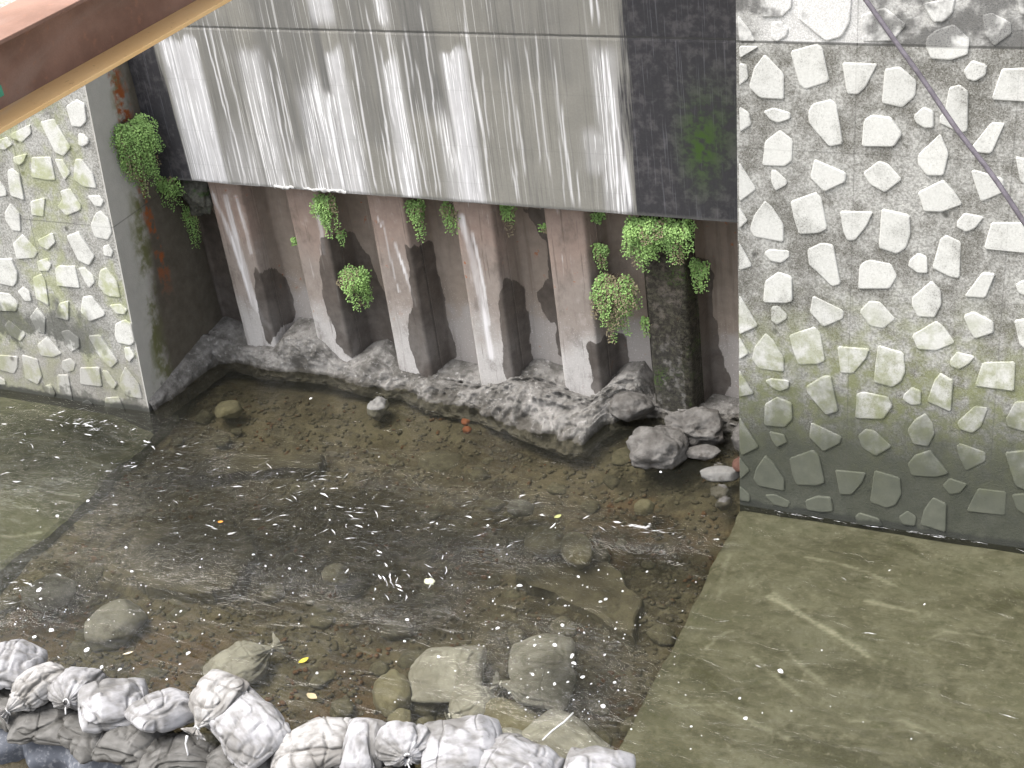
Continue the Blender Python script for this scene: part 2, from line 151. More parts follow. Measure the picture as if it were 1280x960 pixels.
# ---------------------------------------------------------------- material helper
class Mat:
    def __init__(s, name):
        s.m = bpy.data.materials.new(name); s.m.use_nodes = True; s.t = s.m.node_tree; s.t.nodes.clear()
        s.out = s.t.nodes.new('ShaderNodeOutputMaterial')
        s.geo = s.t.nodes.new('ShaderNodeNewGeometry')
        s.sep = s.t.nodes.new('ShaderNodeSeparateXYZ'); s.t.links.new(s.geo.outputs['Position'], s.sep.inputs[0])
        s.x, s.y, s.z = s.sep.outputs
        s.pos = s.geo.outputs['Position']
    def lk(s, v, sock):
        if isinstance(v, bpy.types.NodeSocket): s.t.links.new(v, sock)
        elif v is not None:
            if isinstance(v, tuple) and len(v) == 3 and sock.type == 'RGBA': v = v + (1,)
            sock.default_value = v
    def objco(s):
        n = s.t.nodes.new('ShaderNodeTexCoord'); return n.outputs['Object']
    def rnd(s):
        n = s.t.nodes.new('ShaderNodeObjectInfo'); return n.outputs['Random']
    def attr(s, name):
        n = s.t.nodes.new('ShaderNodeAttribute'); n.attribute_name = name; return n.outputs['Fac']
    def scaled(s, v, sc):
        n = s.t.nodes.new('ShaderNodeVectorMath'); n.operation = 'MULTIPLY'; s.lk(v, n.inputs[0]); n.inputs[1].default_value = sc; return n.outputs[0]
    def noise(s, scale=5, detail=4, rough=.55, vec=None, stretch=None, dist=0):
        v = vec if vec is not None else s.pos
        if stretch: v = s.scaled(v, stretch)
        n = s.t.nodes.new('ShaderNodeTexNoise'); s.lk(v, n.inputs['Vector']); n.inputs['Scale'].default_value = scale
        n.inputs['Detail'].default_value = min(detail, 4); n.inputs['Roughness'].default_value = rough; n.inputs['Distortion'].default_value = dist
        return n.outputs['Fac']
    def voro(s, scale=5, vec=None, feature='F1', stretch=None):
        v = vec if vec is not None else s.pos
        if stretch: v = s.scaled(v, stretch)
        n = s.t.nodes.new('ShaderNodeTexVoronoi'); n.feature = feature; s.lk(v, n.inputs['Vector']); n.inputs['Scale'].default_value = scale
        return n.outputs['Distance']
    def ramp(s, v, a, b, lo=0., hi=1.):
        n = s.t.nodes.new('ShaderNodeMapRange'); n.interpolation_type = 'SMOOTHSTEP'; s.lk(v, n.inputs[0])
        for k, q in enumerate((a, b, lo, hi)): n.inputs[k + 1].default_value = q
        return n.outputs[0]
    def mth(s, op, a, b=None, c=None):
        n = s.t.nodes.new('ShaderNodeMath'); n.operation = op; s.lk(a, n.inputs[0])
        if b is not None: s.lk(b, n.inputs[1])
        if c is not None: s.lk(c, n.inputs[2])
        return n.outputs[0]
    def mul(s, a, b): return s.mth('MULTIPLY', a, b)
    def add(s, a, b): return s.mth('ADD', a, b)
    def mix(s, fac, a, b, mode='MIX'):
        n = s.t.nodes.new('ShaderNodeMix'); n.data_type = 'RGBA'; n.blend_type = mode
        s.lk(fac, n.inputs[0]); s.lk(a, n.inputs[6]); s.lk(b, n.inputs[7]); return n.outputs[2]
    def bump(s, h, strength=.5, dist=.01, normal=None):
        n = s.t.nodes.new('ShaderNodeBump'); s.lk(h, n.inputs['Height']); s.lk(strength, n.inputs['Strength']); n.inputs['Distance'].default_value = dist
        if normal is not None: s.lk(normal, n.inputs['Normal'])
        return n.outputs[0]
    def done(s, col, rough=.85, normal=None, spec=.3, sheen=None):
        p = s.t.nodes.new('ShaderNodeBsdfPrincipled'); s.lk(col, p.inputs['Base Color']); s.lk(rough, p.inputs['Roughness'])
        p.inputs['Specular IOR Level'].default_value = spec
        if normal is not None: s.lk(normal, p.inputs['Normal'])
        s.t.links.new(p.outputs[0], s.out.inputs[0]); return s.m

def line_mask(M, coord, at, half):
    d = M.mth('ABSOLUTE', M.mth('SUBTRACT', coord, at)); return M.ramp(d, half * .4, half, 1, 0)

def mat_stone_wall(side, stone):
    M = Mat('wall_%s_%s' % (side, 'stone' if stone else 'mortar'))
    n1 = M.noise(4.6, 5, .62); n2 = M.noise(10, 4, .6); n3 = M.noise(60, 3, .6); nv = M.noise(4.5, 4, .6, stretch=(1, 1, .25))
    light = M.mix(n3, (.45, .455, .43), (.66, .665, .635)) if stone else M.mix(M.ramp(n3, .3, .7), (.235, .235, .218), (.47, .47, .446))
    g = M.add(M.mul(n1, .6), M.add(M.mul(n2, .3), M.mul(nv, .25)))
    if side == 'right':
        gm = M.ramp(g, .54, .78, 0, .6) if stone else M.ramp(g, .47, .68, 0, .85)
    else:
        gm = M.ramp(g, .54, .80, .04, .5) if stone else M.ramp(g, .50, .74, .1, .6)
    fine = M.noise(110, 3, .7); gm = M.mul(gm, M.ramp(fine, .32, .62, .45, 1.0)); gm = M.add(gm, M.mul(M.ramp(g, .38, .6), M.ramp(fine, .52, .66, 0, .45 if not stone else .32))); gm = M.mth('MINIMUM', gm, .95)
    col = M.mix(gm, light, (.10, .096, .08))
    # small black mould spots at drain holes
    sp = M.ramp(M.add(M.voro(2.0, stretch=(1, 0, 1)), M.mul(M.add(n2, -.5), .05)), .02, .075, .85, 0); col = M.mix(sp, col, (.045, .045, .04))
    wob = M.add(M.z, M.add(M.mul(M.add(n1, -.5), .7), M.mul(M.add(nv, -.5), .5)))
    if side == 'right':
        gr = M.mul(M.mul(M.ramp(wob, .20, .6), M.ramp(wob, 1.0, 1.9, 1, 0)), M.ramp(n2, .32, .66))
        col = M.mix(M.mul(gr, .75), col, (.21, .23, .10))
        wet = M.ramp(wob, .45, 1.35, 1, 0)
        col = M.mix(M.mul(wet, .95), col, M.mix(n2, (.022, .027, .018), (.075, .078, .06)) if not stone else M.mix(n2, (.035, .042, .028), (.105, .11, .082)))
        top = M.ramp(M.z, 3.385, 3.40)
        tb = M.mul(top, M.ramp(M.add(n1, M.add(M.ramp(M.x, 1.5, 2.4, -.02, .10), M.ramp(M.mth('ABSOLUTE', M.mth('SUBTRACT', M.x, 1.5)), .15, .35, -.18, 0))), .46, .62))
        col = M.mix(M.mul(top, M.ramp(M.mth('ABSOLUTE', M.mth('SUBTRACT', M.x, 1.5)), .2, .5, .9, .35)), col, M.mix(M.ramp(fine, .35, .6), (.72, .72, .71), (.50, .50, .485))); col = M.mix(M.mul(tb, M.ramp(fine, .3, .6, .95, .6)), col, (.07, .07, .068))
        jl = M.add(line_mask(M, M.z, 3.395, .012), M.mul(M.add(line_mask(M, M.z, 2.70, .006), M.add(line_mask(M, M.x, 1.73, .006), line_mask(M, M.x, 2.70, .006))), .35))
    else:
        gr = M.mul(M.ramp(M.noise(2.4, 4, .6, stretch=(1, 1, .8)), .46, .60), M.ramp(n2, .3, .55))
        col = M.mix(M.mul(gr, .62 if stone else .45), col, (.27, .30, .11))
        band = M.mul(M.ramp(wob, .50, .60), M.ramp(wob, .74, .95, 1, 0))
        col = M.mix(M.mul(M.mul(band, M.ramp(M.x, -4.55, -5.1)), .8), col, (.07, .072, .062))
        low = M.ramp(wob, .38, .58, 1, 0); col = M.mix(M.mul(low, .5), col, (.20, .19, .165))
        # the end face: lit front edge painted pale, darker and rusty towards the back
        ef = M.ramp(M.x, XL - .02, XL - .004)
        dep = M.mth('SUBTRACT', M.y, M.mul(M.z, BAT))
        nb = M.noise(3.0, 5, .6, stretch=(1, 1, .35))
        dep2 = M.add(dep, M.mul(M.add(nb, -.5), .35))
        col = M.mix(ef, col, M.mix(n2, (.36, .355, .325), (.48, .475, .44)))
        zt = M.ramp(M.z, 2.2, .9, 0, .16)
        dep3 = M.add(dep2, zt)
        col = M.mix(M.mul(ef, M.mul(M.ramp(dep3, .26, .42), M.ramp(n1, .4, .6))), col, (.14, .15, .06))
        col = M.mix(M.mul(ef, M.ramp(dep3, .36, .56)), col, M.mix(n2, (.055, .048, .036), (.15, .134, .107)))
        rust = M.mul(line_mask(M, M.add(dep2, M.mul(M.z, .06)), .58, .10), M.ramp(M.z, .7, 1.3))
        col = M.mix(M.mul(ef, M.mul(rust, M.ramp(n2, .42, .6))), col, (.26, .08, .025))
        wet = M.ramp(wob, .02, .10, 1, 0); col = M.mix(M.mul(wet, .7), col, (.07, .07, .06))
        jl = M.mul(M.add(line_mask(M, M.z, 1.72, .008), line_mask(M, M.x, -5.36, .006)), .55)
    if not stone: col = M.mix(M.mul(jl, .8), col, (.06, .06, .055))
    else: col = M.mix(M.mul(jl, .3), col, (.08, .08, .07))
    wl = M.ramp(M.add(M.z, M.mul(M.add(n2, -.5), .08)), .03, .07, 1, 0); col = M.mix(M.mul(wl, .8), col, (.03, .032, .028))
    h = M.add(M.mul(n3, .5), M.mul(M.noise(140, 2), .5)) if not stone else M.add(M.mul(n3, .3), M.mul(n2, .5))
    rough = M.ramp(wob, .3, .8, .62, .9)
    return M.done(col, rough, M.bump(h, .55 if not stone else .3, .012), .25)

def mat_upper():
    M = Mat('upper_concrete')
    n1 = M.noise(2.2, 6, .6); n2 = M.noise(14, 5, .6); n3 = M.noise(70, 3, .6)
    st = M.noise(16, 5, .65, stretch=(1, 1, .035)); st2 = M.noise(38, 3, .6, stretch=(1, 1, .03)); st3 = M.noise(70, 3, .6, stretch=(1, 1, .02))
    col = M.mix(n1, (.135, .132, .117), (.25, .244, .215)); col = M.mix(M.mul(n3, .25), col, (.42, .41, .38))
    col = M.mix(M.ramp(st, .52, .75, 0, .45), col, (.13, .13, .125))
    w = M.attr('white'); d = M.ramp(M.add(M.attr('dark'), M.mul(M.add(M.noise(24, 4, .65, stretch=(1, 1, .05)), -.5), 1.1)), .32, .60); g = M.attr('green'); gr = M.attr('grime')
    col = M.mix(M.mul(gr, M.ramp(st, .3, .6, .5, 1)), col, (.13, .13, .125))
    col = M.mix(M.mul(M.mul(M.ramp(st2, .58, .70, 0, .42), M.ramp(M.x, -1.3, -.9, 1, .25)), M.ramp(M.z, 3.4, 2.2, .6, 1)), col, (.60, .60, .59))
    col = M.mix(M.mul(w, M.ramp(st, .25, .65, 1, .75)), col, M.mix(n2, (.48, .48, .49), (.64, .64, .655)))
    col = M.mix(M.mul(M.ramp(w, .1, .5), M.ramp(st3, .56, .60, 0, .85)), col, (.86, .86, .87)); st4 = M.noise(55, 3, .6, stretch=(1, 1, .012)); col = M.mix(M.mul(M.ramp(st4, .61, .64, 0, .42), M.ramp(M.x, -1.2, -.8, 1, .3)), col, (.68, .68, .67)); col = M.mix(M.ramp(st4, .36, .40, .35, 0), col, (.09, .09, .085))
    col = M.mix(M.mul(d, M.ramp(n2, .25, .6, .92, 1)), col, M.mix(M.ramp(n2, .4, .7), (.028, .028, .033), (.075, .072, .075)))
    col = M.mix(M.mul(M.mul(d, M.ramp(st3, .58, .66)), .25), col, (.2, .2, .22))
    col = M.mix(M.mul(g, M.ramp(n2, .35, .62)), col, (.045, .085, .02))
    f = M.attr('streak'); col = M.mix(f, col, (.80, .80, .82))
    jz = line_mask(M, M.add(M.z, M.mul(M.add(n2, -.5), .012)), 3.227, .013)
    col = M.mix(M.mul(jz, M.ramp(n1, .3, .6, .35, .7)), col, (.06, .06, .058))
    for zz in (2.78, 2.33, 2.02):
        col = M.mix(M.mul(line_mask(M, M.z, zz, .005), .10), col, (.10, .10, .10))
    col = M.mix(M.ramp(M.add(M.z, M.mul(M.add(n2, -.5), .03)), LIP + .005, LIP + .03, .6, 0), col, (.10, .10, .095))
    return M.done(col, .8, M.bump(M.add(M.mul(n3, .6), M.mul(st2, .5)), .35, .008), .25)

def mat_pile(moss=False):
    M = Mat('mossy_pile' if moss else 'rusty_pile')
    n1 = M.noise(3.5, 5, .6); n2 = M.noise(14, 5, .6); n3 = M.noise(80, 3, .6); st = M.noise(18, 4, .6, stretch=(1, 1, .06))
    wob = M.add(M.z, M.mul(M.add(n1, -.5), .7))
    top = M.mix(n2, (.225, .165, .138), (.335, .265, .225))
    mid = M.mix(n2, (.215, .18, .158), (.32, .285, .255))
    low = M.mix(n3, (.36, .35, .34), (.54, .525, .51))
    col = M.mix(M.ramp(wob, 1.0, 1.5), mid, top); col = M.mix(M.ramp(wob, .38, .85, 1, 0), col, low)
    mot = M.noise(7, 4, .7, stretch=(1, 1, .6)); col = M.mix(M.ramp(mot, .5, .72, 0, .45), col, (.10, .085, .072)); col = M.mix(M.ramp(mot, .30, .44, .35, 0), col, (.44, .40, .37)); drip = M.noise(32, 4, .6, stretch=(1, 1, .05)); col = M.mix(M.ramp(drip, .60, .68, 0, .5), col, (.09, .075, .062)); col = M.mix(M.mul(M.ramp(drip, .30, .37, .55, 0), M.ramp(n1, .4, .6)), col, (.55, .53, .52))
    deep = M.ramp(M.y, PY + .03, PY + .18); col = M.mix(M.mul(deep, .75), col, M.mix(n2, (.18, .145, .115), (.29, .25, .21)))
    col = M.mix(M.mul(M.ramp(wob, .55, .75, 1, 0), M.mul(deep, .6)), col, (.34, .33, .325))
    col = M.mix(M.ramp(st, .55, .75, 0, .4), col, (.10, .075, .06))
    col = M.mix(M.mul(M.ramp(n2, .63, .70), M.ramp(M.noise(2.0, 3), .5, .65)), col, (.30, .10, .04))
    col = M.mix(M.mul(M.ramp(n3, .60, .70), M.mul(M.ramp(wob, .55, 1.1, .5, 0), 1.0)), col, (.62, .60, .60))
    w = M.attr('white'); col = M.mix(M.mul(w, M.ramp(st, .35, .6, 1, .35)), col, (.70, .69, .70))
    d = M.attr('wet'); de = M.ramp(M.add(d, M.add(M.mul(M.add(n2, -.5), .9), M.mul(M.add(M.noise(26, 4, .6, stretch=(1, 1, .2)), -.5), 1.3))), .42, .62)
    col = M.mix(M.mul(de, M.ramp(n1, .3, .65, .95, .78)), col, M.mix(n2, (.04, .034, .029), (.10, .085, .074)))
    wc = M.mix(M.ramp(M.z, .25, .7), (.0, 0, 0), (0, 0, 0))
    if moss:
        col = M.mix(M.ramp(n2, .3, .5, .7, .95), col, M.mix(M.ramp(M.noise(30, 5, .65), .4, .62), (.016, .015, .011), (.05, .048, .034)))
        col = M.mix(M.mul(M.ramp(n1, .5, .66), M.ramp(M.noise(45, 3), .42, .6, 0, .8)), col, (.05, .085, .02))
    rough = M.ramp(de, 0, 1, .8, .35)
    hh = M.add(M.mul(n3, .5), M.mul(n2, .6))
    return M.done(col, rough, M.bump(hh, .9 if moss else .5, .02 if moss else .012), .25)

def mat_noise(name, c1, c2, scale=6, c3=None, rough=.85, bumps=.5, bdist=.01, c3lo=.55, c3hi=.7, spec=.3, obj_space=False, c3scale=None, rnd=0):
    M = Mat(name); v = M.objco() if obj_space else None
    n1 = M.noise(scale, 6, .62, vec=v); n2 = M.noise(scale * 6, 4, .6, vec=v)
    col = M.mix(M.ramp(n1, .3, .7), c1, c2)
    col = M.mix(M.mul(n2, .35), col, tuple(x * .45 for x in c1))
    if c3: col = M.mix(M.ramp(M.noise(c3scale or scale * .7, 5, .6, vec=v), c3lo, c3hi), col, c3)
    if rnd: col = M.mix(M.mul(M.rnd(), rnd), col, tuple(x * .4 for x in c1))
    return M.done(col, rough, M.bump(M.add(M.mul(n1, .4), M.mul(n2, .6)), bumps, bdist), spec)

def mat_bag(name, c, dirt, lo, hi, rough=.55):
    M = Mat(name); v = M.objco()
    n1 = M.noise(3.5, 4, .6, vec=v); n2 = M.noise(24, 5, .6, vec=v, stretch=(.5, 1.3, 1.3)); ca = M.attr('crease'); weave = M.noise(260, 2, .5, vec=v)
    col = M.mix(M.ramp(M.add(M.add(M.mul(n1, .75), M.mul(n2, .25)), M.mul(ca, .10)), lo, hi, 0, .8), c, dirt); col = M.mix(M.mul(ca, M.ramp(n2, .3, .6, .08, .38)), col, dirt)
    col = M.mix(M.mul(M.ramp(n2, .62, .74), .45), col, tuple(x * .6 for x in dirt))
    cr = M.noise(5, 3, .5, vec=v, stretch=(.7, 1.3, 1.3), dist=.6); cre = M.mth('ABSOLUTE', M.add(cr, -.5))
    h = M.add(M.mul(M.ramp(cre, 0, .16), .35), M.add(M.mul(weave, .10), M.mul(n2, .35)))
    return M.done(col, rough, M.bump(h, .5, .016), .25)

def mat_water():
    M = Mat('river_water')
    rf = M.attr('riffle')
    a = M.noise(7, 4, .55, stretch=(.55, 1.25, 1), dist=.6); b_ = M.noise(24, 3, .6, stretch=(.6, 1.3, 1), dist=.8); c = M.noise(75, 2, .5, stretch=(.7, 1.2, 1))
    h = M.add(M.mul(a, M.add(M.mul(rf, 1.8), .22)), M.add(M.mul(b_, M.add(M.mul(rf, 1.4), .015)), M.mul(c, M.add(M.mul(rf, .16), .0))))
    nrm = M.bump(h, 1.0, .12)
    fr = M.t.nodes.new('ShaderNodeFresnel'); fr.inputs['IOR'].default_value = 1.42; M.lk(nrm, fr.inputs['Normal'])
    tr = M.t.nodes.new('ShaderNodeBsdfTransparent'); tr.inputs[0].default_value = (.90, .89, .80, 1)
    df = M.t.nodes.new('ShaderNodeBsdfDiffuse'); M.lk(M.mix(M.noise(1.5, 3), (.062, .063, .047), (.088, .089, .07)), df.inputs[0])
    mk = M.t.nodes.new('ShaderNodeMixShader'); M.lk(M.attr('murk'), mk.inputs[0]); M.t.links.new(tr.outputs[0], mk.inputs[1]); M.t.links.new(df.outputs[0], mk.inputs[2])
    gl = M.t.nodes.new('ShaderNodeBsdfGlossy'); gl.inputs['Roughness'].default_value = .04; M.lk(nrm, gl.inputs['Normal'])
    mx = M.t.nodes.new('ShaderNodeMixShader'); M.lk(fr.outputs[0], mx.inputs[0]); M.t.links.new(mk.outputs[0], mx.inputs[1]); M.t.links.new(gl.outputs[0], mx.inputs[2])
    M.t.links.new(mx.outputs[0], M.out.inputs[0]); return M.m

def mat_apron(side):
    M = Mat('apron_' + side)
    n1 = M.noise(1.8, 6, .62, stretch=(.6, 1.2, 1)); n2 = M.noise(9, 6, .65); n3 = M.noise(50, 3, .6); st = M.noise(9, 4, .6, stretch=(.3, 1.6, 1))
    if side == 'right': col = M.mix(M.ramp(n1, .35, .65), (.062, .062, .043), (.118, .118, .09))
    else: col = M.mix(M.ramp(n1, .35, .65), (.058, .064, .036), (.125, .132, .088))
    col = M.mix(M.ramp(M.noise(3.5, 4, .65, stretch=(.7, 1.2, 1), dist=.5), .5, .68, 0, .55), col, (.17, .17, .137)); col = M.mix(M.ramp(n1, .52, .68, 0, .5), col, (.05, .056, .034)); col = M.mix(M.ramp(n2, .48, .72, 0, .6), col, (.165, .164, .13)); col = M.mix(M.ramp(n2, .25, .42, .5, 0), col, (.06, .068, .03))
    col = M.mix(M.ramp(st, .60, .75, 0, .18), col, (.22, .218, .175))
    lm = M.noise(2.6, 4, .7, stretch=(.8, 1.1, 1), dist=.8); col = M.mix(M.ramp(lm, .50, .66, 0, .38), col, (.18, .182, .152)); col = M.mix(M.ramp(lm, .34, .47, .38, 0), col, (.052, .056, .034)); sil = M.noise(22, 4, .7); col = M.mix(M.ramp(sil, .55, .72, 0, .45), col, (.24, .238, .20)); col = M.mix(M.ramp(sil, .30, .43, .5, 0), col, (.04, .042, .022))
    col = M.mix(M.mul(M.attr('scratch'), M.mul(M.ramp(n2, .35, .6, .25, .9), M.ramp(n3, .3, .6, .6, 1))), col, (.33, .332, .285))
    col = M.mix(M.mul(n3, .2), col, (.06, .06, .03))
    return M.done(col, .85, M.bump(n3, .3, .01), .2)

# ================================================================ THE SETTING
m_ground = mat_noise('dry_ground', (.16, .15, .13), (.25, .24, .21), 3)
s = 250
ground = obj('ground', [(-s, -s, -1.6), (s, -s, -1.6), (s, s, -1.6), (-s, s, -1.6)], [(0, 1, 2, 3)], m_ground); tag(ground, kind='structure')
# high banks behind the walls
m_bank = mat_noise('pale_concrete_terrace', (.70, .70, .69), (.80, .80, .79), 4)
V, F = box(-60, XL - .02, 1.75, 60, -1.5, 3.30); tag(obj('bank_left', V, F, m_bank), kind='structure')
V, F = box(XL + .02, 60, 1.75, 60, -1.5, 5.9); tag(obj('bank_right', V, F, m_bank), kind='structure')

# ---- riverbed
m_bed = Mat('bed')
n1 = m_bed.noise(1.6, 6, .65); n2 = m_bed.noise(7, 6, .65); n3 = m_bed.noise(34, 4, .6); n4 = m_bed.noise(1.1, 3, .5)
c = m_bed.mix(m_bed.ramp(n1, .35, .65), (.032, .027, .017), (.10, .088, .059))
c = m_bed.mix(m_bed.ramp(n2, .48, .66, 0, .75), c, (.135, .122, .084)); c = m_bed.mix(m_bed.ramp(n2, .3, .45, .7, 0), c, (.022, .021, .014))
c = m_bed.mix(m_bed.mul(m_bed.mul(m_bed.ramp(n4, .46, .62), m_bed.ramp(n2, .3, .6, .3, .9)), m_bed.add(m_bed.ramp(m_bed.x, -.5, .4, .10, .9), m_bed.ramp(m_bed.y, -1.9, -2.4, 0, .5))), c, (.095, .045, .018))
c = m_bed.mix(m_bed.mul(n3, .4), c, (.03, .027, .018))
m_bed = m_bed.done(c, .8, m_bed.bump(m_bed.add(n2, m_bed.mul(n3, .7)), .8, .03), .2)
nx, ny = 330, 190
gx, gy = np.meshgrid(np.linspace(-9, 5.2, nx), np.linspace(-3.9, 1.5, ny), indexing='ij'); gx = gx.ravel(); gy = gy.ravel()
P = np.stack([gx, gy, gx * 0], 1)
bz = -.30 + .07 * fbm(P * 1.3, 4, 3) + .035 * ridged(P * 5, 3, 8) - .03
bz += .13 * sstep(-.2, .9, gy) + .10 * sstep(.2, .9, gx) * sstep(-.6, .3, gy)
bz += .05 * np.exp(-((gx + 2.9) ** 2 + (gy + 1.2) ** 2) / .8)
bz = np.where((gx < XL) | (gx > XR), -.5, bz)
tag(obj('riverbed', np.stack([gx, gy, bz], 1), grid_faces(nx, ny), m_bed, smooth=True), kind='structure')

# ---- submerged concrete aprons at both sides of the scoured pool
def apron(name, x0, x1, y0, y1, ztop, mat, marks, edge, rag=1.0, soft=0):
    nx, ny = 190, 230
    gx, gy = np.meshgrid(np.linspace(x0, x1, nx), np.linspace(y0, y1, ny), indexing='ij')
    P = np.stack([gx.ravel(), gy.ravel(), gx.ravel() * 0], 1)
    jag = rag * .025 * fbm(P * np.array([0, 3, 0]) + 5, 4, 12) + .012 * fbm(P * np.array([0, 14, 0]) + 5, 3, 15)
    near = sstep(.5, 0, np.abs(P[:, 0] - edge)); X = P[:, 0] + jag * near
    Z = ztop + .008 * fbm(P * 2.5, 4, 21) - .02 * sstep(.03, 0, np.abs(P[:, 0] - edge)) - soft * sstep(.45, 0, np.abs(P[:, 0] - edge) + .15 * fbm(P * 3, 3, 23))
    sc = np.zeros(len(X))
    for line, w, a in marks: sc = np.maximum(sc, a * sstep(w, w * .35, seg_dist(X, P[:, 1], line) + .012 * fbm(P * 9, 3, 5)))
    V = np.stack([X, P[:, 1], Z], 1); V2 = V.copy(); V2[:, 2] = -.75
    F = grid_faces(nx, ny); n = nx * ny
    bd = [i * ny for i in range(nx)] + [(nx - 1) * ny + j for j in range(1, ny)] + [i * ny + ny - 1 for i in range(nx - 2, -1, -1)] + [j for j in range(ny - 2, 0, -1)]
    V = np.vstack([V, V2[bd]]); m = len(bd)
    F += [(bd[k], bd[(k + 1) % m], n + (k + 1) % m, n + k) for k in range(m)]
    return tag(obj(name, V, F, mat, attrs={'scratch': np.concatenate([sc, np.zeros(m)])}), kind='structure')
marksR = [([(1.42, -.90), (1.5, -.93), (1.7, -1.03), (1.95, -1.15), (2.19, -1.29)], .028, .9), ([(1.45, -.86), (1.58, -.95)], .02, .6), ([(1.55, -.42), (1.75, -.42), (2.0, -.47), (2.2, -.56)], .016, .55),
          ([(2.05, -.77), (2.25, -.78), (2.42, -.80)], .018, .6), ([(1.48, -1.50), (1.65, -1.62), (1.87, -1.77)], .018, .5), ([(1.36, -1.0), (1.24, -.72), (1.36, -.5)], .012, .35), ([(1.17, -1.55), (1.22, -1.38), (1.3, -1.3)], .014, .5),
          ([(2.5, -1.05), (2.6, -.93), (2.9, -.9)], .012, .45), ([(1.65, -1.35), (1.8, -1.5), (1.98, -1.62)], .024, .5), ([(2.2, -1.9), (2.5, -1.8), (2.7, -1.85)], .016, .5), ([(1.1, -2.1), (1.4, -2.0), (1.9, -2.15)], .02, .4), ([(2.3, -1.3), (2.34, -1.7)], .012, .3), ([(1.02, -.5), (1.1, -1.0)], .02, .35)]
marksL = [([(-5.9, -1.0), (-5.2, -.75), (-4.6, -.62)], .02, .6), ([(-5.6, -1.7), (-5.0, -1.25), (-4.55, -1.02)], .02, .7), ([(-5.2, -2.2), (-4.8, -1.8), (-4.5, -1.55)], .022, .65), ([(-5.4, -.4), (-4.9, -.45), (-4.5, -.3)], .018, .6), ([(-6.2, -.8), (-5.6, -.55), (-5.1, -.5)], .02, .5), ([(-5.0, -1.2), (-4.7, -.9)], .03, .5), ([(-4.9, -2.6), (-4.6, -2.1)], .02, .6), ([(-5.3, -1.9), (-5.0, -1.4), (-4.85, -1.0)], .014, .5), ([(-4.8, -.25), (-4.5, -.2)], .02, .6)]
apron('apron_right', XR - .005, 5.2, -3.6, .30, -.045, mat_apron('right'), marksR, XR)
apron('apron_left', -9, XL + .02, -3.6, .30, -.085, mat_apron('left'), marksL, XL, 4.0, .12)

# ---- water
nx, ny = 480, 270
gx, gy = np.meshgrid(np.linspace(-9, 5.2, nx), np.linspace(-3.3, 1.2, ny), indexing='ij'); gx = gx.ravel(); gy = gy.ravel()
P = np.stack([gx, gy, gx * 0], 1)
BLOBS = [(-4.95, -.32, .45, .22), (-4.25, -.77, .3, .25), (-2.34, -.6, .35, .3), (-1.05, -1.5, .35, .3), (-3.2, -1.2, .7, .45), (-1.6, -.8, .6, .35), (-.6, -.65, .5, .3), (.35, -.5, .35, .15), (-3.9, -2.3, .35, .3), (-5.2, -.8, .6, .5), (-3.9, -.5, .4, .3), (.3, -2.0, .4, .3), (-2.2, -1.3, .6, .4)]
rif = np.zeros(len(gx))
for bx, by, sx, sy in BLOBS: rif += np.exp(-((gx - bx) / sx) ** 2 - ((gy - by) / sy) ** 2)
rif = np.clip(rif * (.75 + .5 * fbm(P * 3, 3, 30)), 0, 1.2)
wz = .006 * fbm(P * np.array([2.2, 4.5, 1]), 3, 31) + .011 * rif * fbm(P * np.array([5, 9, 1]), 3, 33)
wz += .03 * np.exp(-((gx - .35) / .38) ** 2 - ((gy + .53 - .10 * (gx - .35)) / .06) ** 2)
wz += .025 * np.exp(-((gx + 4.25) / .2) ** 2 - ((gy + .8) / .08) ** 2) + .03 * np.exp(-((gx + 2.4) / .18) ** 2 - ((gy + .6) / .14) ** 2)
inside = (gy < BAT * 0 + .06) | ((gx > XL) & (gx < XR))
F = [f for f in grid_faces(nx, ny) if all(inside[i] for i in f)]
water = tag(obj('water', np.stack([gx, gy, wz], 1), F, mat_water(), smooth=True, attrs={'riffle': rif, 'murk': np.where((gx < XL) | (gx > XR), np.where(gx < XL, .12, .03), .10)}), kind='structure')

# ================================================================ STONE-FACED WALLS
def stone_mesh(poly, z_fn, seed):
    rng = random.Random(seed)
    area = sum(a[0] * c[1] - c[0] * a[1] for a, c in zip(poly, poly[1:] + poly[:1])) / 2
    if area < 0: poly = poly[::-1]
    # rounded corners
    pts = []; n = len(poly)
    for i in range(n):
        a, b_, c = (np.array(poly[k % n]) for k in (i - 1, i, i + 1))
        r = rng.uniform(.10, .22)
        pts += [b_ + (a - b_) * min(r, .007 / max(np.linalg.norm(a - b_), 1e-4) + r * .15), b_ + (c - b_) * min(r, .007 / max(np.linalg.norm(c - b_), 1e-4) + r * .15)]
    pts = np.array(pts); cen = pts.mean(0); k = len(pts); V = []
    nrm = np.array([0, -1, BAT]) / math.hypot(1, BAT); up = rng.uniform(.008, .015)
    tilt = np.array([rng.uniform(-.03, .03), rng.uniform(-.03, .03)])
    for sc, hgt in ((1.03, -.02), (1.0, up * .75), (None, up)):
        for p in pts:
            if sc is None:
                d = cen - p; L = np.linalg.norm(d); q = p + d / max(L, 1e-4) * min(.008, L * .4)
            else: q = cen + (p - cen) * sc
            hh = hgt + ((q - cen) @ tilt if hgt > 0 else 0)
            V.append(np.array([q[0], BAT * q[1], q[1]]) + nrm * hh)
    F = [tuple(reversed(range(2 * k, 3 * k)))] if False else [tuple(range(2 * k, 3 * k))]
    for ring in (0, 1):
        for i in range(k):
            j = (i + 1) % k; F.append((ring * k + i, ring * k + j, (ring + 1) * k + j, (ring + 1) * k + i))
    return V, F
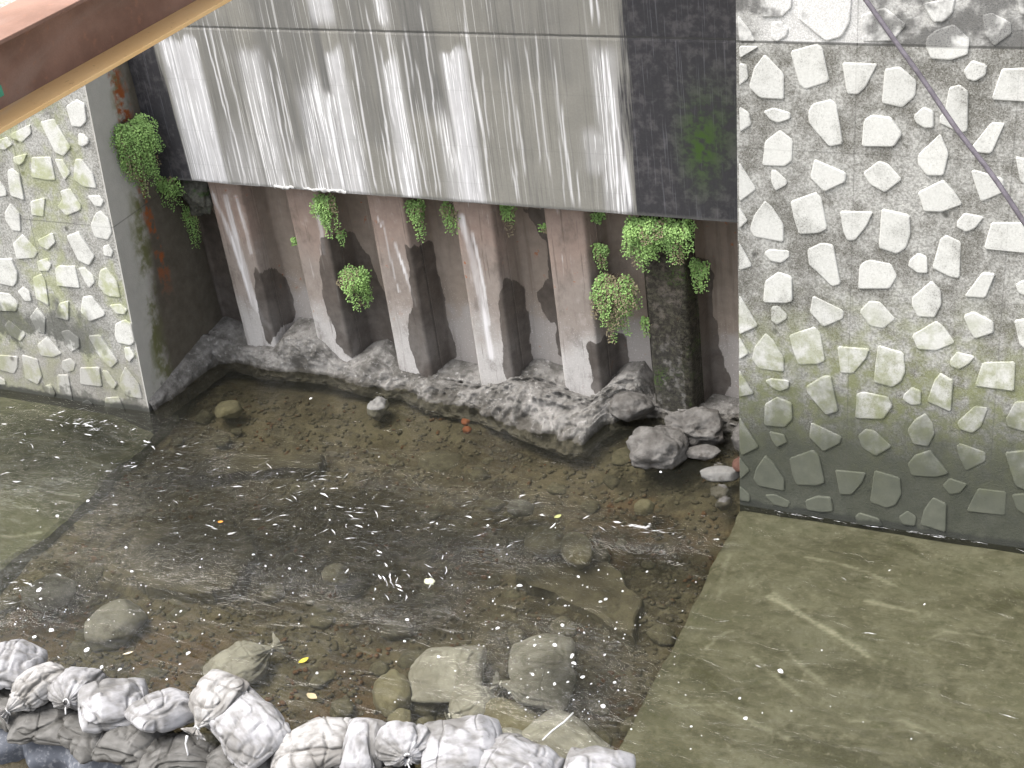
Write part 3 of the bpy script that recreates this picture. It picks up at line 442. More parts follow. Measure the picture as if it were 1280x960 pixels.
def stone_wall(side, x0, x1, ztop, label, polys):
    root = empty('stone_faced_wall', label, 'wall', ((x0 + x1) / 2, 0, 0))
    wm, sm = mat_stone_wall(side, False), mat_stone_wall(side, True)
    nx, nz = 90, 170
    gx, gz = np.meshgrid(np.linspace(x0, x1, nx), np.linspace(-.6, ztop, nz), indexing='ij'); gx = gx.ravel(); gz = gz.ravel()
    off = .004 * fbm(np.stack([gx * 6, gz * 6, gx * 0], 1), 4, 44)
    edge = (np.abs(gx - x0) < 1e-6) | (np.abs(gx - x1) < 1e-6); off = np.where(edge, 0, off)
    V = np.stack([gx, BAT * gz - off, gz], 1); F = grid_faces(nx, nz)
    # solid back, ends, top
    n = len(V); bk = 1.72
    V = np.vstack([V, [(x0, bk, -.6), (x0, bk, ztop), (x1, bk, -.6), (x1, bk, ztop)]])
    F.append(tuple(range(nz)) + (n + 1, n)); F.append(tuple((nx - 1) * nz + j for j in range(nz))[::-1] + (n + 2, n + 3))
    F.append(tuple(i * nz + nz - 1 for i in range(nx)) + (n + 3, n + 1)); F.append((n, n + 1, n + 3, n + 2))
    obj('wall_body', local(root, V), F, wm, root)
    for k, p in enumerate(polys):
        if len(p) < 3: continue
        v, f = stone_mesh(p, None, k + (500 if side == 'left' else 0))
        obj('stone', local(root, v), f, sm, root)
    return root
wall_right = stone_wall('right', XR, 5.2, 6.0, 'pale concrete wall studded with flat stones, right of the recess', STONES_RIGHT)
wall_left = stone_wall('left', -9, XL, 3.36, 'pale wall studded with flat stones, below the rusty beam at left', STONES_LEFT)
# sloping broken toe along the foot of the left wall's end face
m_foot = Mat('broken_concrete')
n1 = m_foot.noise(5, 6, .65); n2 = m_foot.noise(22, 5, .65); n3 = m_foot.noise(90, 3, .6)
c = m_foot.mix(m_foot.ramp(n1, .35, .65), (.10, .095, .086), (.26, .252, .238)); c = m_foot.mix(m_foot.ramp(n2, .55, .72, 0, .7), c, (.42, .412, .40))
c = m_foot.mix(m_foot.ramp(n2, .32, .46, .6, 0), c, (.10, .093, .083)); c = m_foot.mix(m_foot.mul(n3, .25), c, (.1, .1, .095))
wz_ = m_foot.add(m_foot.z, m_foot.mul(m_foot.add(n1, -.5), .08)); c = m_foot.mix(m_foot.ramp(wz_, .01, .06, .75, 0), c, (.06, .055, .045))
m_foot = m_foot.done(c, .9, m_foot.bump(m_foot.add(n2, m_foot.mul(n3, .5)), .9, .025), .2)
nu, nv = 50, 18; V = []
for i in range(nu):
    y = .02 + .93 * i / (nu - 1)
    hgt = .10 + .16 * (i / (nu - 1)) ; dep = .05 + .13 * (i / (nu - 1))
    for j in range(nv):
        t = j / (nv - 1)
        V.append((XL - .03 + dep * (t ** .7) + .03, y, hgt * (1 - t ** 1.6) - .12 * t))
V = np.array(V); V[:, 0] += (.03 * fbm(V * 6, 4, 60) + .02 * ridged(V * 9, 2, 61)) * np.tile(sstep(0, .25, np.linspace(0, 1, nv)), nu); V[:, 2] += .02 * fbm(V * 8, 3, 62)
obj('toe', local(wall_left, V), grid_faces(nu, nv), m_foot, wall_left, smooth=True)

# ================================================================ UPPER CONCRETE WALL
root = empty('concrete_wall', 'tall grey concrete wall with white streaks and black stains above the piles', 'wall', ((XL + XR) / 2, DY, LIP))
X0, X1, Z1 = XL + .004, XR + .5, 6.0
nx, nz = 620, 220
gx, gz = np.meshgrid(np.linspace(X0, X1, nx), np.linspace(LIP, Z1, nz), indexing='ij'); gx = gx.ravel(); gz = gz.ravel()
P = np.stack([gx, gz, gx * 0], 1)
wv = gx + .035 * fbm(P * np.array([6, .8, 1]), 3, 70) + .012 * fbm(P * np.array([25, 1.0, 1]), 3, 71)
white = np.zeros(len(gx)); grime = np.zeros(len(gx))
def patch(xa, xb, zt, zb, amt, soft=.05, top=.12):
    zt_ = zt + .10 * fbm(P * np.array([9, 0, 0]) + 3, 3, 72)
    return amt * sstep(xa - soft, xa + soft, wv) * sstep(xb + soft, xb - soft, wv) * sstep(zt_ + .02, zt_ - top, gz) * (sstep(zb - .1, zb + .05, gz) if zb > LIP else 1)
for a in [(-4.07, -3.70, 3.16, 1.8, 1.0, .04, .05), (-3.34, -3.10, 3.10, 1.8, .62, .07), (-2.70, -2.34, 3.0, 1.8, .72, .06, .3), (-2.53, -2.36, 3.13, 1.8, .8, .05, .08), (-2.84, -2.70, 2.9, 1.8, .6, .05, .3),
          (-2.02, -1.86, 3.04, 1.8, .8, .05), (-1.50, -1.28, 3.12, 1.8, .98, .045, .07), (-1.62, -1.45, 2.75, 1.8, .5, .06, .3), (-.27, -.08, 3.20, 1.8, .5, .05), (-.16, -.07, 2.5, 1.8, .75, .03, .4), (-.40, -.12, 2.57, 2.2, .5, .06),
          (-3.68, -3.3, 2.6, 1.8, .30, .1, .5), (-2.56, -2.36, 4.6, 3.31, .85, .04), (-1.97, -1.86, 4.6, 3.31, .8, .04), (-3.05, -2.9, 2.5, 1.8, .35, .06, .5)]: white = np.maximum(white, patch(*a))
for a in [(-3.68, -3.36, 3.4, 1.8, .45, .08), (-3.12, -2.60, 3.6, 2.2, .65, .1), (-2.30, -2.02, 3.6, 2.3, .55, .1), (-1.84, -1.52, 3.6, 2.6, .8, .08), (-2.59, -2.52, 3.5, 2.74, 1.0, .02), (-1.63, -1.53, 3.0, 2.7, .9, .04), (-1.2, -.3, 3.6, 2.9, .35, .2)]: grime = np.maximum(grime, patch(*a))
white *= 1 - .95 * patch(-2.59, -2.52, 3.3, 2.73, 1.0, .02)
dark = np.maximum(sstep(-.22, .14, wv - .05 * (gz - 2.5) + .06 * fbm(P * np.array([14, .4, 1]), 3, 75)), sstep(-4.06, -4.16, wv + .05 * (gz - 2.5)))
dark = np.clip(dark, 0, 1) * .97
green = np.exp(-((gx - .50) / .13) ** 2 - ((gz - 2.42) / .28) ** 2) * .9 + .35 * np.exp(-((gx - .62) / .2) ** 2 - ((gz - 2.6) / .3) ** 2)
streak = np.zeros(len(gx)); rng = random.Random(5)
SL = [(-.245, 3.6, 3.3, .010, .8), (-.205, 3.6, 3.28, .008, .9), (-.20, 3.18, 2.0, .008, .8), (-.165, 3.18, 1.86, .010, 1.), (-.13, 2.9, 1.86, .008, .9), (-.09, 2.35, 1.86, .02, .95), (-.25, 3.0, 2.6, .006, .5), (-2.56, 2.72, 1.86, .016, .95), (-3.99, 3.1, 1.86, .010, .8), (-3.88, 2.4, 1.86, .01, .7), (-.78, 3.2, 2.2, .006, .5), (-.70, 3.3, 2.1, .007, .5), (-.56, 3.1, 1.9, .006, .5), (-.95, 3.1, 2.3, .006, .4)]
for k in range(46):
    x = rng.uniform(-4.0, -1.2) if k < 38 else rng.uniform(-1.2, -.2); zt = rng.uniform(2.2, 3.5); SL.append((x, zt, max(1.86, zt - rng.uniform(.5, 1.8)), rng.uniform(.004, .010), rng.uniform(.3, .85)))
for x, zt, zb, w, a in SL:
    xx = x + .012 * np.sin(gz * 3 + x * 40) + .006 * fbm(np.stack([gz * 5, gz * 0 + x * 31, gz * 0], 1), 2, 77)
    ww = max(w, .008)
    streak = np.maximum(streak, a * min(1, w / .008 + .2) * sstep(ww, ww * .3, np.abs(gx - xx)) * sstep(zt, zt - .15, gz) * sstep(zb - .02, zb + .12, gz))
yy = DY - .004 * fbm(P * 3, 4, 79) + .012 * sstep(.012, 0, np.abs(gz - 3.227))
lipz = np.where(gz < LIP + .001, .010 * fbm(P * np.array([9, 0, 0]), 3, 80), 0)
V = np.stack([gx, yy, gz + lipz], 1); n = len(V); F = grid_faces(nx, nz)
V = np.vstack([V, [(X0, 1.70, LIP), (X1, 1.70, LIP), (X0, 1.70, Z1), (X1, 1.70, Z1)]])
F.append(tuple(i * nz for i in range(nx))[::-1] + (n, n + 1)); F.append(tuple(i * nz + nz - 1 for i in range(nx)) + (n + 3, n + 2))
F.append(tuple(range(nz)) + (n + 2, n)); F.append(tuple((nx - 1) * nz + j for j in range(nz))[::-1] + (n + 1, n + 3)); F.append((n, n + 2, n + 3, n + 1))
z4 = np.zeros(4)
upper_m = mat_upper()
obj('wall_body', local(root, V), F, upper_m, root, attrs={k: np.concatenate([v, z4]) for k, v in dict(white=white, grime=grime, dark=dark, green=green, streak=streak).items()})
# crumbled lime crust hanging on the lip
m_lime = mat_noise('lime_crust', (.42, .42, .41), (.66, .66, .65), 20)
for k, (xa, xb) in enumerate([(-2.96, -2.55), (-3.25, -3.05)]):
    nu, nv = 40, 10; V = []
    for i in range(nu):
        x = xa + (xb - xa) * i / (nu - 1)
        for j in range(nv):
            t = 2 * math.pi * j / nv; V.append((x, DY - .002 + .010 * math.cos(t), LIP + .010 + .012 * math.sin(t)))
    V = np.array(V); V[:, 1:] += .022 * np.stack([fbm(V * 30, 3, 90 + k), fbm(V * 35, 3, 95 + k)], 1)
    obj('lime_crust', local(root, V), grid_faces(nu, nv, True), m_lime, root, smooth=True)

# ================================================================ SHEET PILES
root = empty('sheet_pile_wall', 'rusty brown steel sheet piles in the recess under the streaked wall', 'wall', (-1.7, PY, 0))
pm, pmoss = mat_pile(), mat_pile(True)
FW, WB = .33, .085; BW = .8 - FW - 2 * WB; DP = .25
def pile_sheet(xs, front):
    # profile of one U sheet: half web, flange, half web with its interlock knuckles
    if front: pts = [(xs - WB / 2, PY + DP / 2), (xs, PY), (xs + FW, PY), (xs + FW + WB / 2, PY + DP / 2)]
    else: pts = [(xs - WB / 2, PY + DP / 2), (xs, PY + DP), (xs + BW, PY + DP), (xs + BW + WB / 2, PY + DP / 2)]
    prof = []
    for a, b_ in zip(pts[:-1], pts[1:]):
        L = math.dist(a, b_); k = max(2, int(L / .014))
        for i in range(k): prof.append((a[0] + (b_[0] - a[0]) * i / k, a[1] + (b_[1] - a[1]) * i / k))
    prof.append(pts[-1]); prof = np.array(prof)
    for _ in range(2): prof[1:-1] = (prof[:-2] + 2 * prof[1:-1] + prof[2:]) / 4
    sgn = 1 if front else -1          # knuckle curl at both edges
    kn = np.array([(.000, 0), (.010, -.010), (.014, -.022), (.004, -.026)]) * np.array([1, 1])
    prof = np.vstack([prof[0] + kn[::-1] * np.array([-.6, .7]), prof[1:-1], prof[-1] + kn * np.array([.6, .7])])
    nz = 130; Z = np.linspace(-.6, LIP + .25, nz); n = len(prof)
    V = np.array([(p[0], p[1], z) for p in prof for z in Z])
    V[:, 1] += .004 * fbm(V * 3, 3, 100)
    xx, zz = V[:, 0], V[:, 2]
    Pn = np.stack([xx * 9, zz * 5, xx * 0], 1); jx = xx + .04 * fbm(Pn * 1.4, 4, 101, .65); jz = zz + .09 * fbm(Pn * 1.6, 4, 104, .65)
    wet = np.zeros(len(V))
    for w in WET: wet = np.maximum(wet, in_poly(jx, jz, w).astype(float))
    if not front or True:
        W2 = wet.reshape(n, nz)
        for _ in range(2): W2[1:-1, 1:-1] = (W2[1:-1, 1:-1] * 2 + W2[:-2, 1:-1] + W2[2:, 1:-1] + W2[1:-1, :-2] + W2[1:-1, 2:]) / 6
        wet = W2.ravel()
    wh = np.zeros(len(V))
    if front or xs < -3.6:
        for line, r in WHITE: wh = np.maximum(wh, sstep(r * 1.35, r * .35, seg_dist(jx * .4 + xx * .6, zz, line) + .008 * fbm(V * np.array([30, 30, 4]), 3, 102)))
    moss = front and -.2 < xs < .1
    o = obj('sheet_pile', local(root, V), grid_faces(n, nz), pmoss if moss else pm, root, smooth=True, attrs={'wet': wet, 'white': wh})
    return o
x0 = -3.265 - 1.6
for k in range(8):
    pile_sheet(x0 + .8 * k, True); pile_sheet(x0 + .8 * k + FW + WB, False)

# ================================================================ BROKEN FOOTING
LOW = [(-4.46, .62), (-4.38, .80), (-4.17, .90), (-3.91, .84), (-3.46, .875), (-3.17, .898), (-2.74, .79), (-2.5, .79), (-2.37, .82), (-2.04, .67), (-1.58, .66), (-1.05, .48), (-.73, .39), (-.60, .33), (-.47, .38), (-.42, .66), (-.31, .83), (-.07, .88), (.25, .80), (.6, .75), (.95, .72)]
TOP = [(-4.44, .25), (-4.15, .19), (-3.76, .17), (-3.6, .33), (-3.24, .34), (-3.04, .14), (-2.87, .15), (-2.69, .22), (-2.49, .10), (-2.15, .09), (-1.69, .07), (-1.37, .16), (-1.17, .21), (-.92, .16), (-.60, .10), (-.37, .28), (-.23, .31), (-.11, .10), (.2, .08), (.95, .05)]
nu, nv = 520, 90
xs = np.linspace(-4.46, .95, nu); lo = np.interp(xs, *zip(*LOW)); tp = np.interp(xs, *zip(*TOP))
V = []
for i in range(nu):
    yb = PY + .30
    for j in range(nv):
        t = j / (nv - 1)
        if t < .35: q = t / .35; V.append((xs[i], yb + (DY + .10 - yb) * q, tp[i] + .03 * (1 - q)))
        else:
            q = (t - .35) / .65; y = DY + .10 + (lo[i] - DY - .10) * min(1, q * 1.25) ** 1.0
            V.append((xs[i], y, tp[i] * (1 - min(1, q * 1.25) ** 2.2) + .10 * math.sin(math.pi * min(1, q * 1.25)) * (DY + .1 - lo[i]) - .25 * max(0, q - .72)))
V = np.array(V); fr = np.tile(sstep(.15, .4, np.linspace(0, 1, nv)), nu)
big = .08 * fbm(V * 3.5, 3, 110) + .06 * ridged(V * 5, 3, 111) + .04 * ridged(V * 13, 3, 112) - .03 * np.clip(fbm(V * 9, 3, 114), 0, 1) * 2 + .030 * fbm(V * 30, 4, 113, .65) - .095
amp = .45 + .55 * sstep(-2.9, -1.2, V[:, 0]) ; big = big * amp - .02 * (1 - amp)
V[:, 1] -= big * fr * 1.0; V[:, 2] += big * (.2 + .6 * fr) * .9
foot = obj('concrete_footing', V, grid_faces(nu, nv), m_foot, smooth=True)
tag(foot, 'jagged grey broken concrete footing along the foot of the sheet piles', 'footing')

# ================================================================ STEEL BEAM ACROSS THE RIVER
def mat_rust(name, ochre):
    M = Mat(name); n1 = M.noise(2.5, 5, .6); n2 = M.noise(30, 5, .65); n3 = M.noise(160, 2, .6); st = M.noise(3.5, 4, .6, stretch=(1, .25, 1), dist=.8)
    if ochre:
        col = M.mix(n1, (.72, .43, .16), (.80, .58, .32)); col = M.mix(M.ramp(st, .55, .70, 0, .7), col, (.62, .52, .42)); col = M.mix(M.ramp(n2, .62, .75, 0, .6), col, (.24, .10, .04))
    else:
        col = M.mix(M.ramp(n1, .35, .65), (.22, .125, .09), (.33, .20, .15)); col = M.mix(M.ramp(st, .45, .70, 0, .7), col, (.33, .24, .195)); col = M.mix(M.ramp(n2, .55, .75, 0, .5), col, (.38, .19, .12)); col = M.mix(M.mul(n3, .3), col, (.06, .035, .03))
    return M.done(col, .75, M.bump(n2, .35, .004), .3)
m_rust, m_sunlit_ochre = mat_rust('rust', False), mat_rust('sunlit_ochre_rust', True)
BX, BZ, B = -.135, 4.83, .30      # near bottom edge of the beam, its size
beam = empty('steel_beam', 'rusty brown steel H-beam crossing the top left corner', 'beam', (BX - B / 2, -3, BZ))
Y0, Y1 = -7.4, 3.2
def bpart(name, a, mat, bv=.003):
    V, F = box(*a); o = obj(name, local(beam, V), F, mat, beam); bevel(o, bv); return o
bpart('bottom_flange', (BX - B, BX, Y0, Y1, BZ, BZ + .018), m_sunlit_ochre)  # orange rust, with the sunlight on this flange painted into its bright colour
bpart('web', (BX - B / 2 - .006, BX - B / 2 + .006, Y0, Y1, BZ + .018, BZ + B - .016), m_rust, .001)
bpart('top_flange', (BX - B, BX, Y0, Y1, BZ + B - .016, BZ + B), m_rust)
for yy in (-5.6, .4):
    bpart('stiffener', (BX - B / 2 + .006, BX - .012, yy, yy + .012, BZ + .018, BZ + B - .016), m_rust, .002)
m_green = mat_noise('green_paint', (.08, .38, .24), (.12, .45, .30), 30)
V, F = box(BX - B / 2 + .006, BX - B / 2 + .008, -4.60, -4.56, BZ + .06, BZ + .10); obj('green_mark', local(beam, V), F, m_green, beam)

# ---- hose / cable slanting past the right wall
m_cable = mat_noise('cable', (.10, .09, .105), (.17, .155, .18), 14, obj_space=False)
A, Bp, Cc = Vector((1.299, .525, 4.274)), Vector((2.337, -.025, 3.157)), Vector((3.375, -.575, 2.06))
pts = [A.lerp(Bp, t / 12) for t in range(12)] + [Bp.lerp(Cc, t / 12) for t in range(13)]
pts = [p + Vector((.004 * math.sin(i * 1.3), 0, .006 * math.sin(i * .9))) for i, p in enumerate(pts)]
V, F = tube(pts, .015, 10); tag(obj('cable', V, F, m_cable, smooth=True), 'dark grey cable slanting down in front of the right stone wall', 'cable')

# ================================================================ ROCKS
def rock(name, label, cat, loc, size, seed, mat, rough=.22, sub=4, rz=0, group=None, flat=0, parent=None):
    v, f = ico(sub); rngn = np.random.RandomState(seed)
    d = 1 + rough * fbm(v * 1.1 + seed * 3.1, 3, seed) + rough * .5 * ridged(v * 2.0 + seed, 3, seed + 1) + rough * .18 * fbm(v * 9 + seed, 2, seed + 2)
    v = v * d[:, None]
    for _ in range(3):      # a few broken planes
        n = rngn.normal(size=3); n /= np.linalg.norm(n); c = .72 + .15 * rngn.rand(); dd = v @ n; v = v - np.outer(np.maximum(dd - c, 0) * .8, n)
    if flat: v[:, 2] = np.minimum(v[:, 2], flat)
    v = v * np.array(size); ca, sa = math.cos(rz), math.sin(rz); v = np.stack([v[:, 0] * ca - v[:, 1] * sa, v[:, 0] * sa + v[:, 1] * ca, v[:, 2]], 1)
    o = obj(name, v, f, mat, parent, smooth=True, loc=loc)
    if label: tag(o, label, cat, group)
    return o
m_rockg = mat_noise('grey_rock', (.14, .138, .13), (.24, .236, .224), 6, (.09, .085, .075), obj_space=True)
m_rockb = mat_noise('olive_rock', (.13, .12, .082), (.22, .205, .145), 6, (.10, .09, .05), obj_space=True)
m_rubble = mat_noise('rubble', (.075, .07, .064), (.17, .164, .155), 7, (.05, .045, .04), bumps=.9, bdist=.02, obj_space=True)
rock('concrete_boulder', 'knobbly grey concrete lump below the mossy pile, the upper of two', 'rubble', (.33, .80, .08), (.27, .17, .15), 3, m_rubble, .5, 5)
rock('concrete_boulder', 'round pitted concrete lump in the water, the lower of two below the mossy pile', 'rubble', (.19, .46, .05), (.24, .20, .17), 7, m_rubble, .36, 5)
rock('concrete_fragment', 'small flat concrete fragment right of the round concrete lump', 'rubble', (.50, .52, .05), (.16, .07, .05), 11, m_rubble, .3, 4)
rock('concrete_fragment', 'arched concrete ledge left of the mossy pile foot', 'rubble', (-.22, .90, .13), (.17, .15, .11), 13, m_rubble, .35, 4)
rock('concrete_fragment', 'rough concrete chunk tucked against the right wall end above the flat stone', 'rubble', (.84, .74, .06), (.14, .14, .13), 15, m_rubble, .5, 4)
rock('shore_stone', 'flat dark stone at the foot of the right wall end', 'stone', (.72, .30, .03), (.15, .07, .06), 17, m_rockg, .2, 4, .25)
m_brick = mat_noise('red_brick', (.08, .04, .03), (.12, .06, .042), 20, obj_space=True)
rock('brick_fragment', 'reddish brick fragment by the right wall end', 'brick', (.86, .40, .07), (.07, .08, .07), 19, m_brick, .25, 3)
for k in range(4):
    rr = random.Random(k + 40); rock('shore_stone', 'small rubble stone in the corner by the right wall end', 'stone', (.80 + rr.uniform(-.16, .12), .02 + .62 * rr.random(), -.05 + rr.uniform(0, .05)), (rr.uniform(.04, .07), rr.uniform(.04, .07), rr.uniform(.03, .05)), 50 + k, m_rubble, .55, 3, rr.uniform(0, 3), 'rubble stones in the corner by the right wall')
# named stones in the pool
for lab, loc, size, sd, mt in [
    ('rounded tan stone under water, left of the big submerged bag', (-.73, -2.40, -.14), (.19, .13, .12), 21, m_rockb),
    ('long olive stone under water between two submerged bags and the sandbag row', (.14, -2.37, -.13), (.22, .13, .12), 22, m_rockb),
    ('round grey boulder under water near the left sandbags', (-3.85, -2.20, -.10), (.21, .17, .11), 23, m_rockg),
    ('dark angular boulder under water right of the round grey boulder', (-3.13, -2.32, -.14), (.24, .20, .15), 24, m_rockg),
    ('pale grey stone breaking the surface beside the broken footing', (-2.47, .62, -.05), (.11, .08, .085), 25, m_rockg),
    ('tan stone under water in front of the recess corner at left', (-3.90, .38, -.09), (.11, .12, .08), 26, m_rockb),
    ('small stone with a wet edge in the middle of the pool', (-.71, -.31, -.06), (.11, .07, .07), 27, m_rockg),
    ('small tan stone near the apron corner by the right wall', (.22, -.07, -.05), (.08, .07, .06), 28, m_rockb),
    ('small round stone below the tan stone near the sandbags', (-.58, -2.58, -.18), (.09, .08, .07), 29, m_rockb),
    ('flat olive stone under the bright ripple left of the right apron', (-.10, -.66, -.10), (.18, .12, .09), 30, m_rockb),
    ('olive stone beside the white patch of foam and glints in mid pool', (-1.74, -1.41, -.13), (.11, .10, .08), 31, m_rockb),
    ('pale block of stone left of the flat olive stone', (-.36, -.62, -.10), (.15, .12, .10), 32, m_rockb)]:
    if 'surface' not in lab: loc = (loc[0], loc[1], min(loc[2], -.03 - size[2] * 1.05) - .02); size = (size[0], size[1], size[2] * .9)
    rock('river_stone', lab, 'stone', loc, size, sd, mt, .2 if 'surface' not in lab else .5, 4, sd * .7, 'stones in the pool')
# submerged broken slabs: irregular plates with a raised edge
def plate(label, poly, z0, z1, mat, seed):
    cx, cy = np.mean(poly, 0); n = len(poly); ring = []
    for i in range(n):
        a, c = np.array(poly[i]), np.array(poly[(i + 1) % n])
        for t in np.linspace(0, 1, 14, endpoint=False): ring.append(a + (c - a) * t)
    ring = np.array(ring); ring += .14 * np.stack([fbm(np.c_[ring * 4, ring[:, :1] * 0], 4, seed), fbm(np.c_[ring * 4, ring[:, :1] * 0], 4, seed + 5)], 1)
    V = []; rings = [1.05, 1.0, .97, .85, .6, .3, .08]
    for q, sc in enumerate(rings):
        for p in ring:
            x, y = cx + (p[0] - cx) * sc, cy + (p[1] - cy) * sc; V.append((x, y, z0 if q == 0 else z1 - (.012 if q == 1 else 0)))
    V = np.array(V); k = len(ring); up = np.repeat(np.arange(len(rings)) > 0, k)
    V[:, 2] += up * .05 * fbm(V * np.array([3, 3, 0]), 4, seed + 9)
    F = [((r + 1) * k + i, (r + 1) * k + (i + 1) % k, r * k + (i + 1) % k, r * k + i) for r in range(len(rings) - 1) for i in range(k)][::1]
    F = [f[::-1] for f in F]; F.append(tuple(range((len(rings) - 1) * k, len(rings) * k)))
    V[:, :2] -= [cx, cy]
    return tag(obj('broken_slab', V, F, mat, smooth=False, loc=(cx, cy, 0)), label, 'slab')
m_slab = mat_noise('slab_under_water', (.05, .044, .029), (.105, .096, .067), 5, (.03, .028, .018), bumps=.7, bdist=.02)
plate('broad sunken slab in the left part of the pool with a dark broken edge', [(-3.75, -1.25), (-3.2, -1.0), (-2.75, -1.1), (-2.5, -1.35), (-2.45, -1.75), (-2.9, -2.0), (-3.3, -1.9)], -.36, -.18, m_slab, 201)
plate('narrow tilted sunken slab with a curved dark edge behind the broad slab', [(-3.7, -.35), (-3.05, -.02), (-2.72, .0), (-2.66, -.22), (-3.0, -.32), (-3.6, -.62)], -.36, -.15, m_slab, 207)
plate('sunken slab in the right part of the pool beside the apron', [(-.55, -.75), (.1, -.6), (.55, -1.0), (.6, -1.35), (.35, -1.3), (.05, -1.15), (-.35, -1.05)], -.36, -.235, m_slab, 213)

# countable small stones on the bed
rng = random.Random(9)
protos = []
m_bst = mat_noise('bed_stone', (.07, .064, .043), (.155, .145, .103), 1.3, (.06, .055, .035), obj_space=True, rnd=.6)
for k in range(7):
    o = rock('bed_stone', None, None, (0, 0, 0), (1, 1, 1), 300 + k, m_bst, .45, 3); protos.append(o)
used = set(); cnt = 0
m_red = None
for t in range(900):
    if cnt >= 150: break
    x, y = rng.uniform(-4.3, .85), rng.uniform(-2.95, .75)
    if y > .45 and x < -.6: continue
    sz = rng.choice([.035, .045, .055, .07, .09]) * rng.uniform(.8, 1.3)
    k = rng.randrange(7); o = protos[k]
    if k in used:
        o = o.copy(); COL.objects.link(o)
    used.add(k)
    o.location = (x, y, -.325 + .13 * max(0, min(1, (y + .2) / 1.1)) + sz * .25); o.scale = (sz * rng.uniform(.9, 1.5), sz, sz * rng.uniform(.5, .8)); o.rotation_euler = (rng.uniform(-.2, .2), rng.uniform(-.2, .2), rng.uniform(0, 6.28))
    tag(o, 'small brownish stone lying on the riverbed under the water', 'stone', 'small stones on the riverbed'); cnt += 1
# gravel: one mass
v0, f0 = ico(1); rs = np.random.RandomState(4); N = 5200
gx_, gy_ = rs.uniform(-4.4, .93, N), rs.uniform(-3.1, .8, N); sz = rs.uniform(.008, .024, N); PP = np.stack([gx_, gy_, gx_ * 0], 1)
gz_ = -.33 + .07 * fbm(PP * 1.3, 4, 3) + .035 * ridged(PP * 5, 3, 8) + .13 * sstep(-.2, .9, gy_) + .10 * sstep(.2, .9, gx_) * sstep(-.6, .3, gy_) + .05 * np.exp(-((gx_ + 2.9) ** 2 + (gy_ + 1.2) ** 2) / .8)
vv = v0[None] * (1 + .15 * rs.normal(size=(N, len(v0), 1))) * (sz[:, None] * np.stack([rs.uniform(.9, 1.6, N), np.ones(N), np.full(N, .6)], 1))[:, None, :]
an = rs.uniform(0, 6.28, N)[:, None]; vv = np.stack([vv[..., 0] * np.cos(an) - vv[..., 1] * np.sin(an), vv[..., 0] * np.sin(an) + vv[..., 1] * np.cos(an), vv[..., 2]], 2)
vv += np.stack([gx_, gy_, gz_ + sz * .3], 1)[:, None, :]; V = [vv.reshape(-1, 3)]
F = (np.array(f0)[None] + (np.arange(N) * len(v0))[:, None, None]).reshape(-1, 3).tolist()
M = Mat('gravel'); gcol = M.mix(M.noise(11, 3), (.034, .029, .019), (.10, .09, .063)); gcol = M.mix(M.ramp(M.noise(5, 3), .55, .68), gcol, (.09, .045, .02)); m_gravel = M.done(gcol, .8)
tag(obj('gravel', np.vstack(V), F, m_gravel, smooth=True), 'fine brown gravel covering the bottom of the pool', 'gravel', kind='stuff')

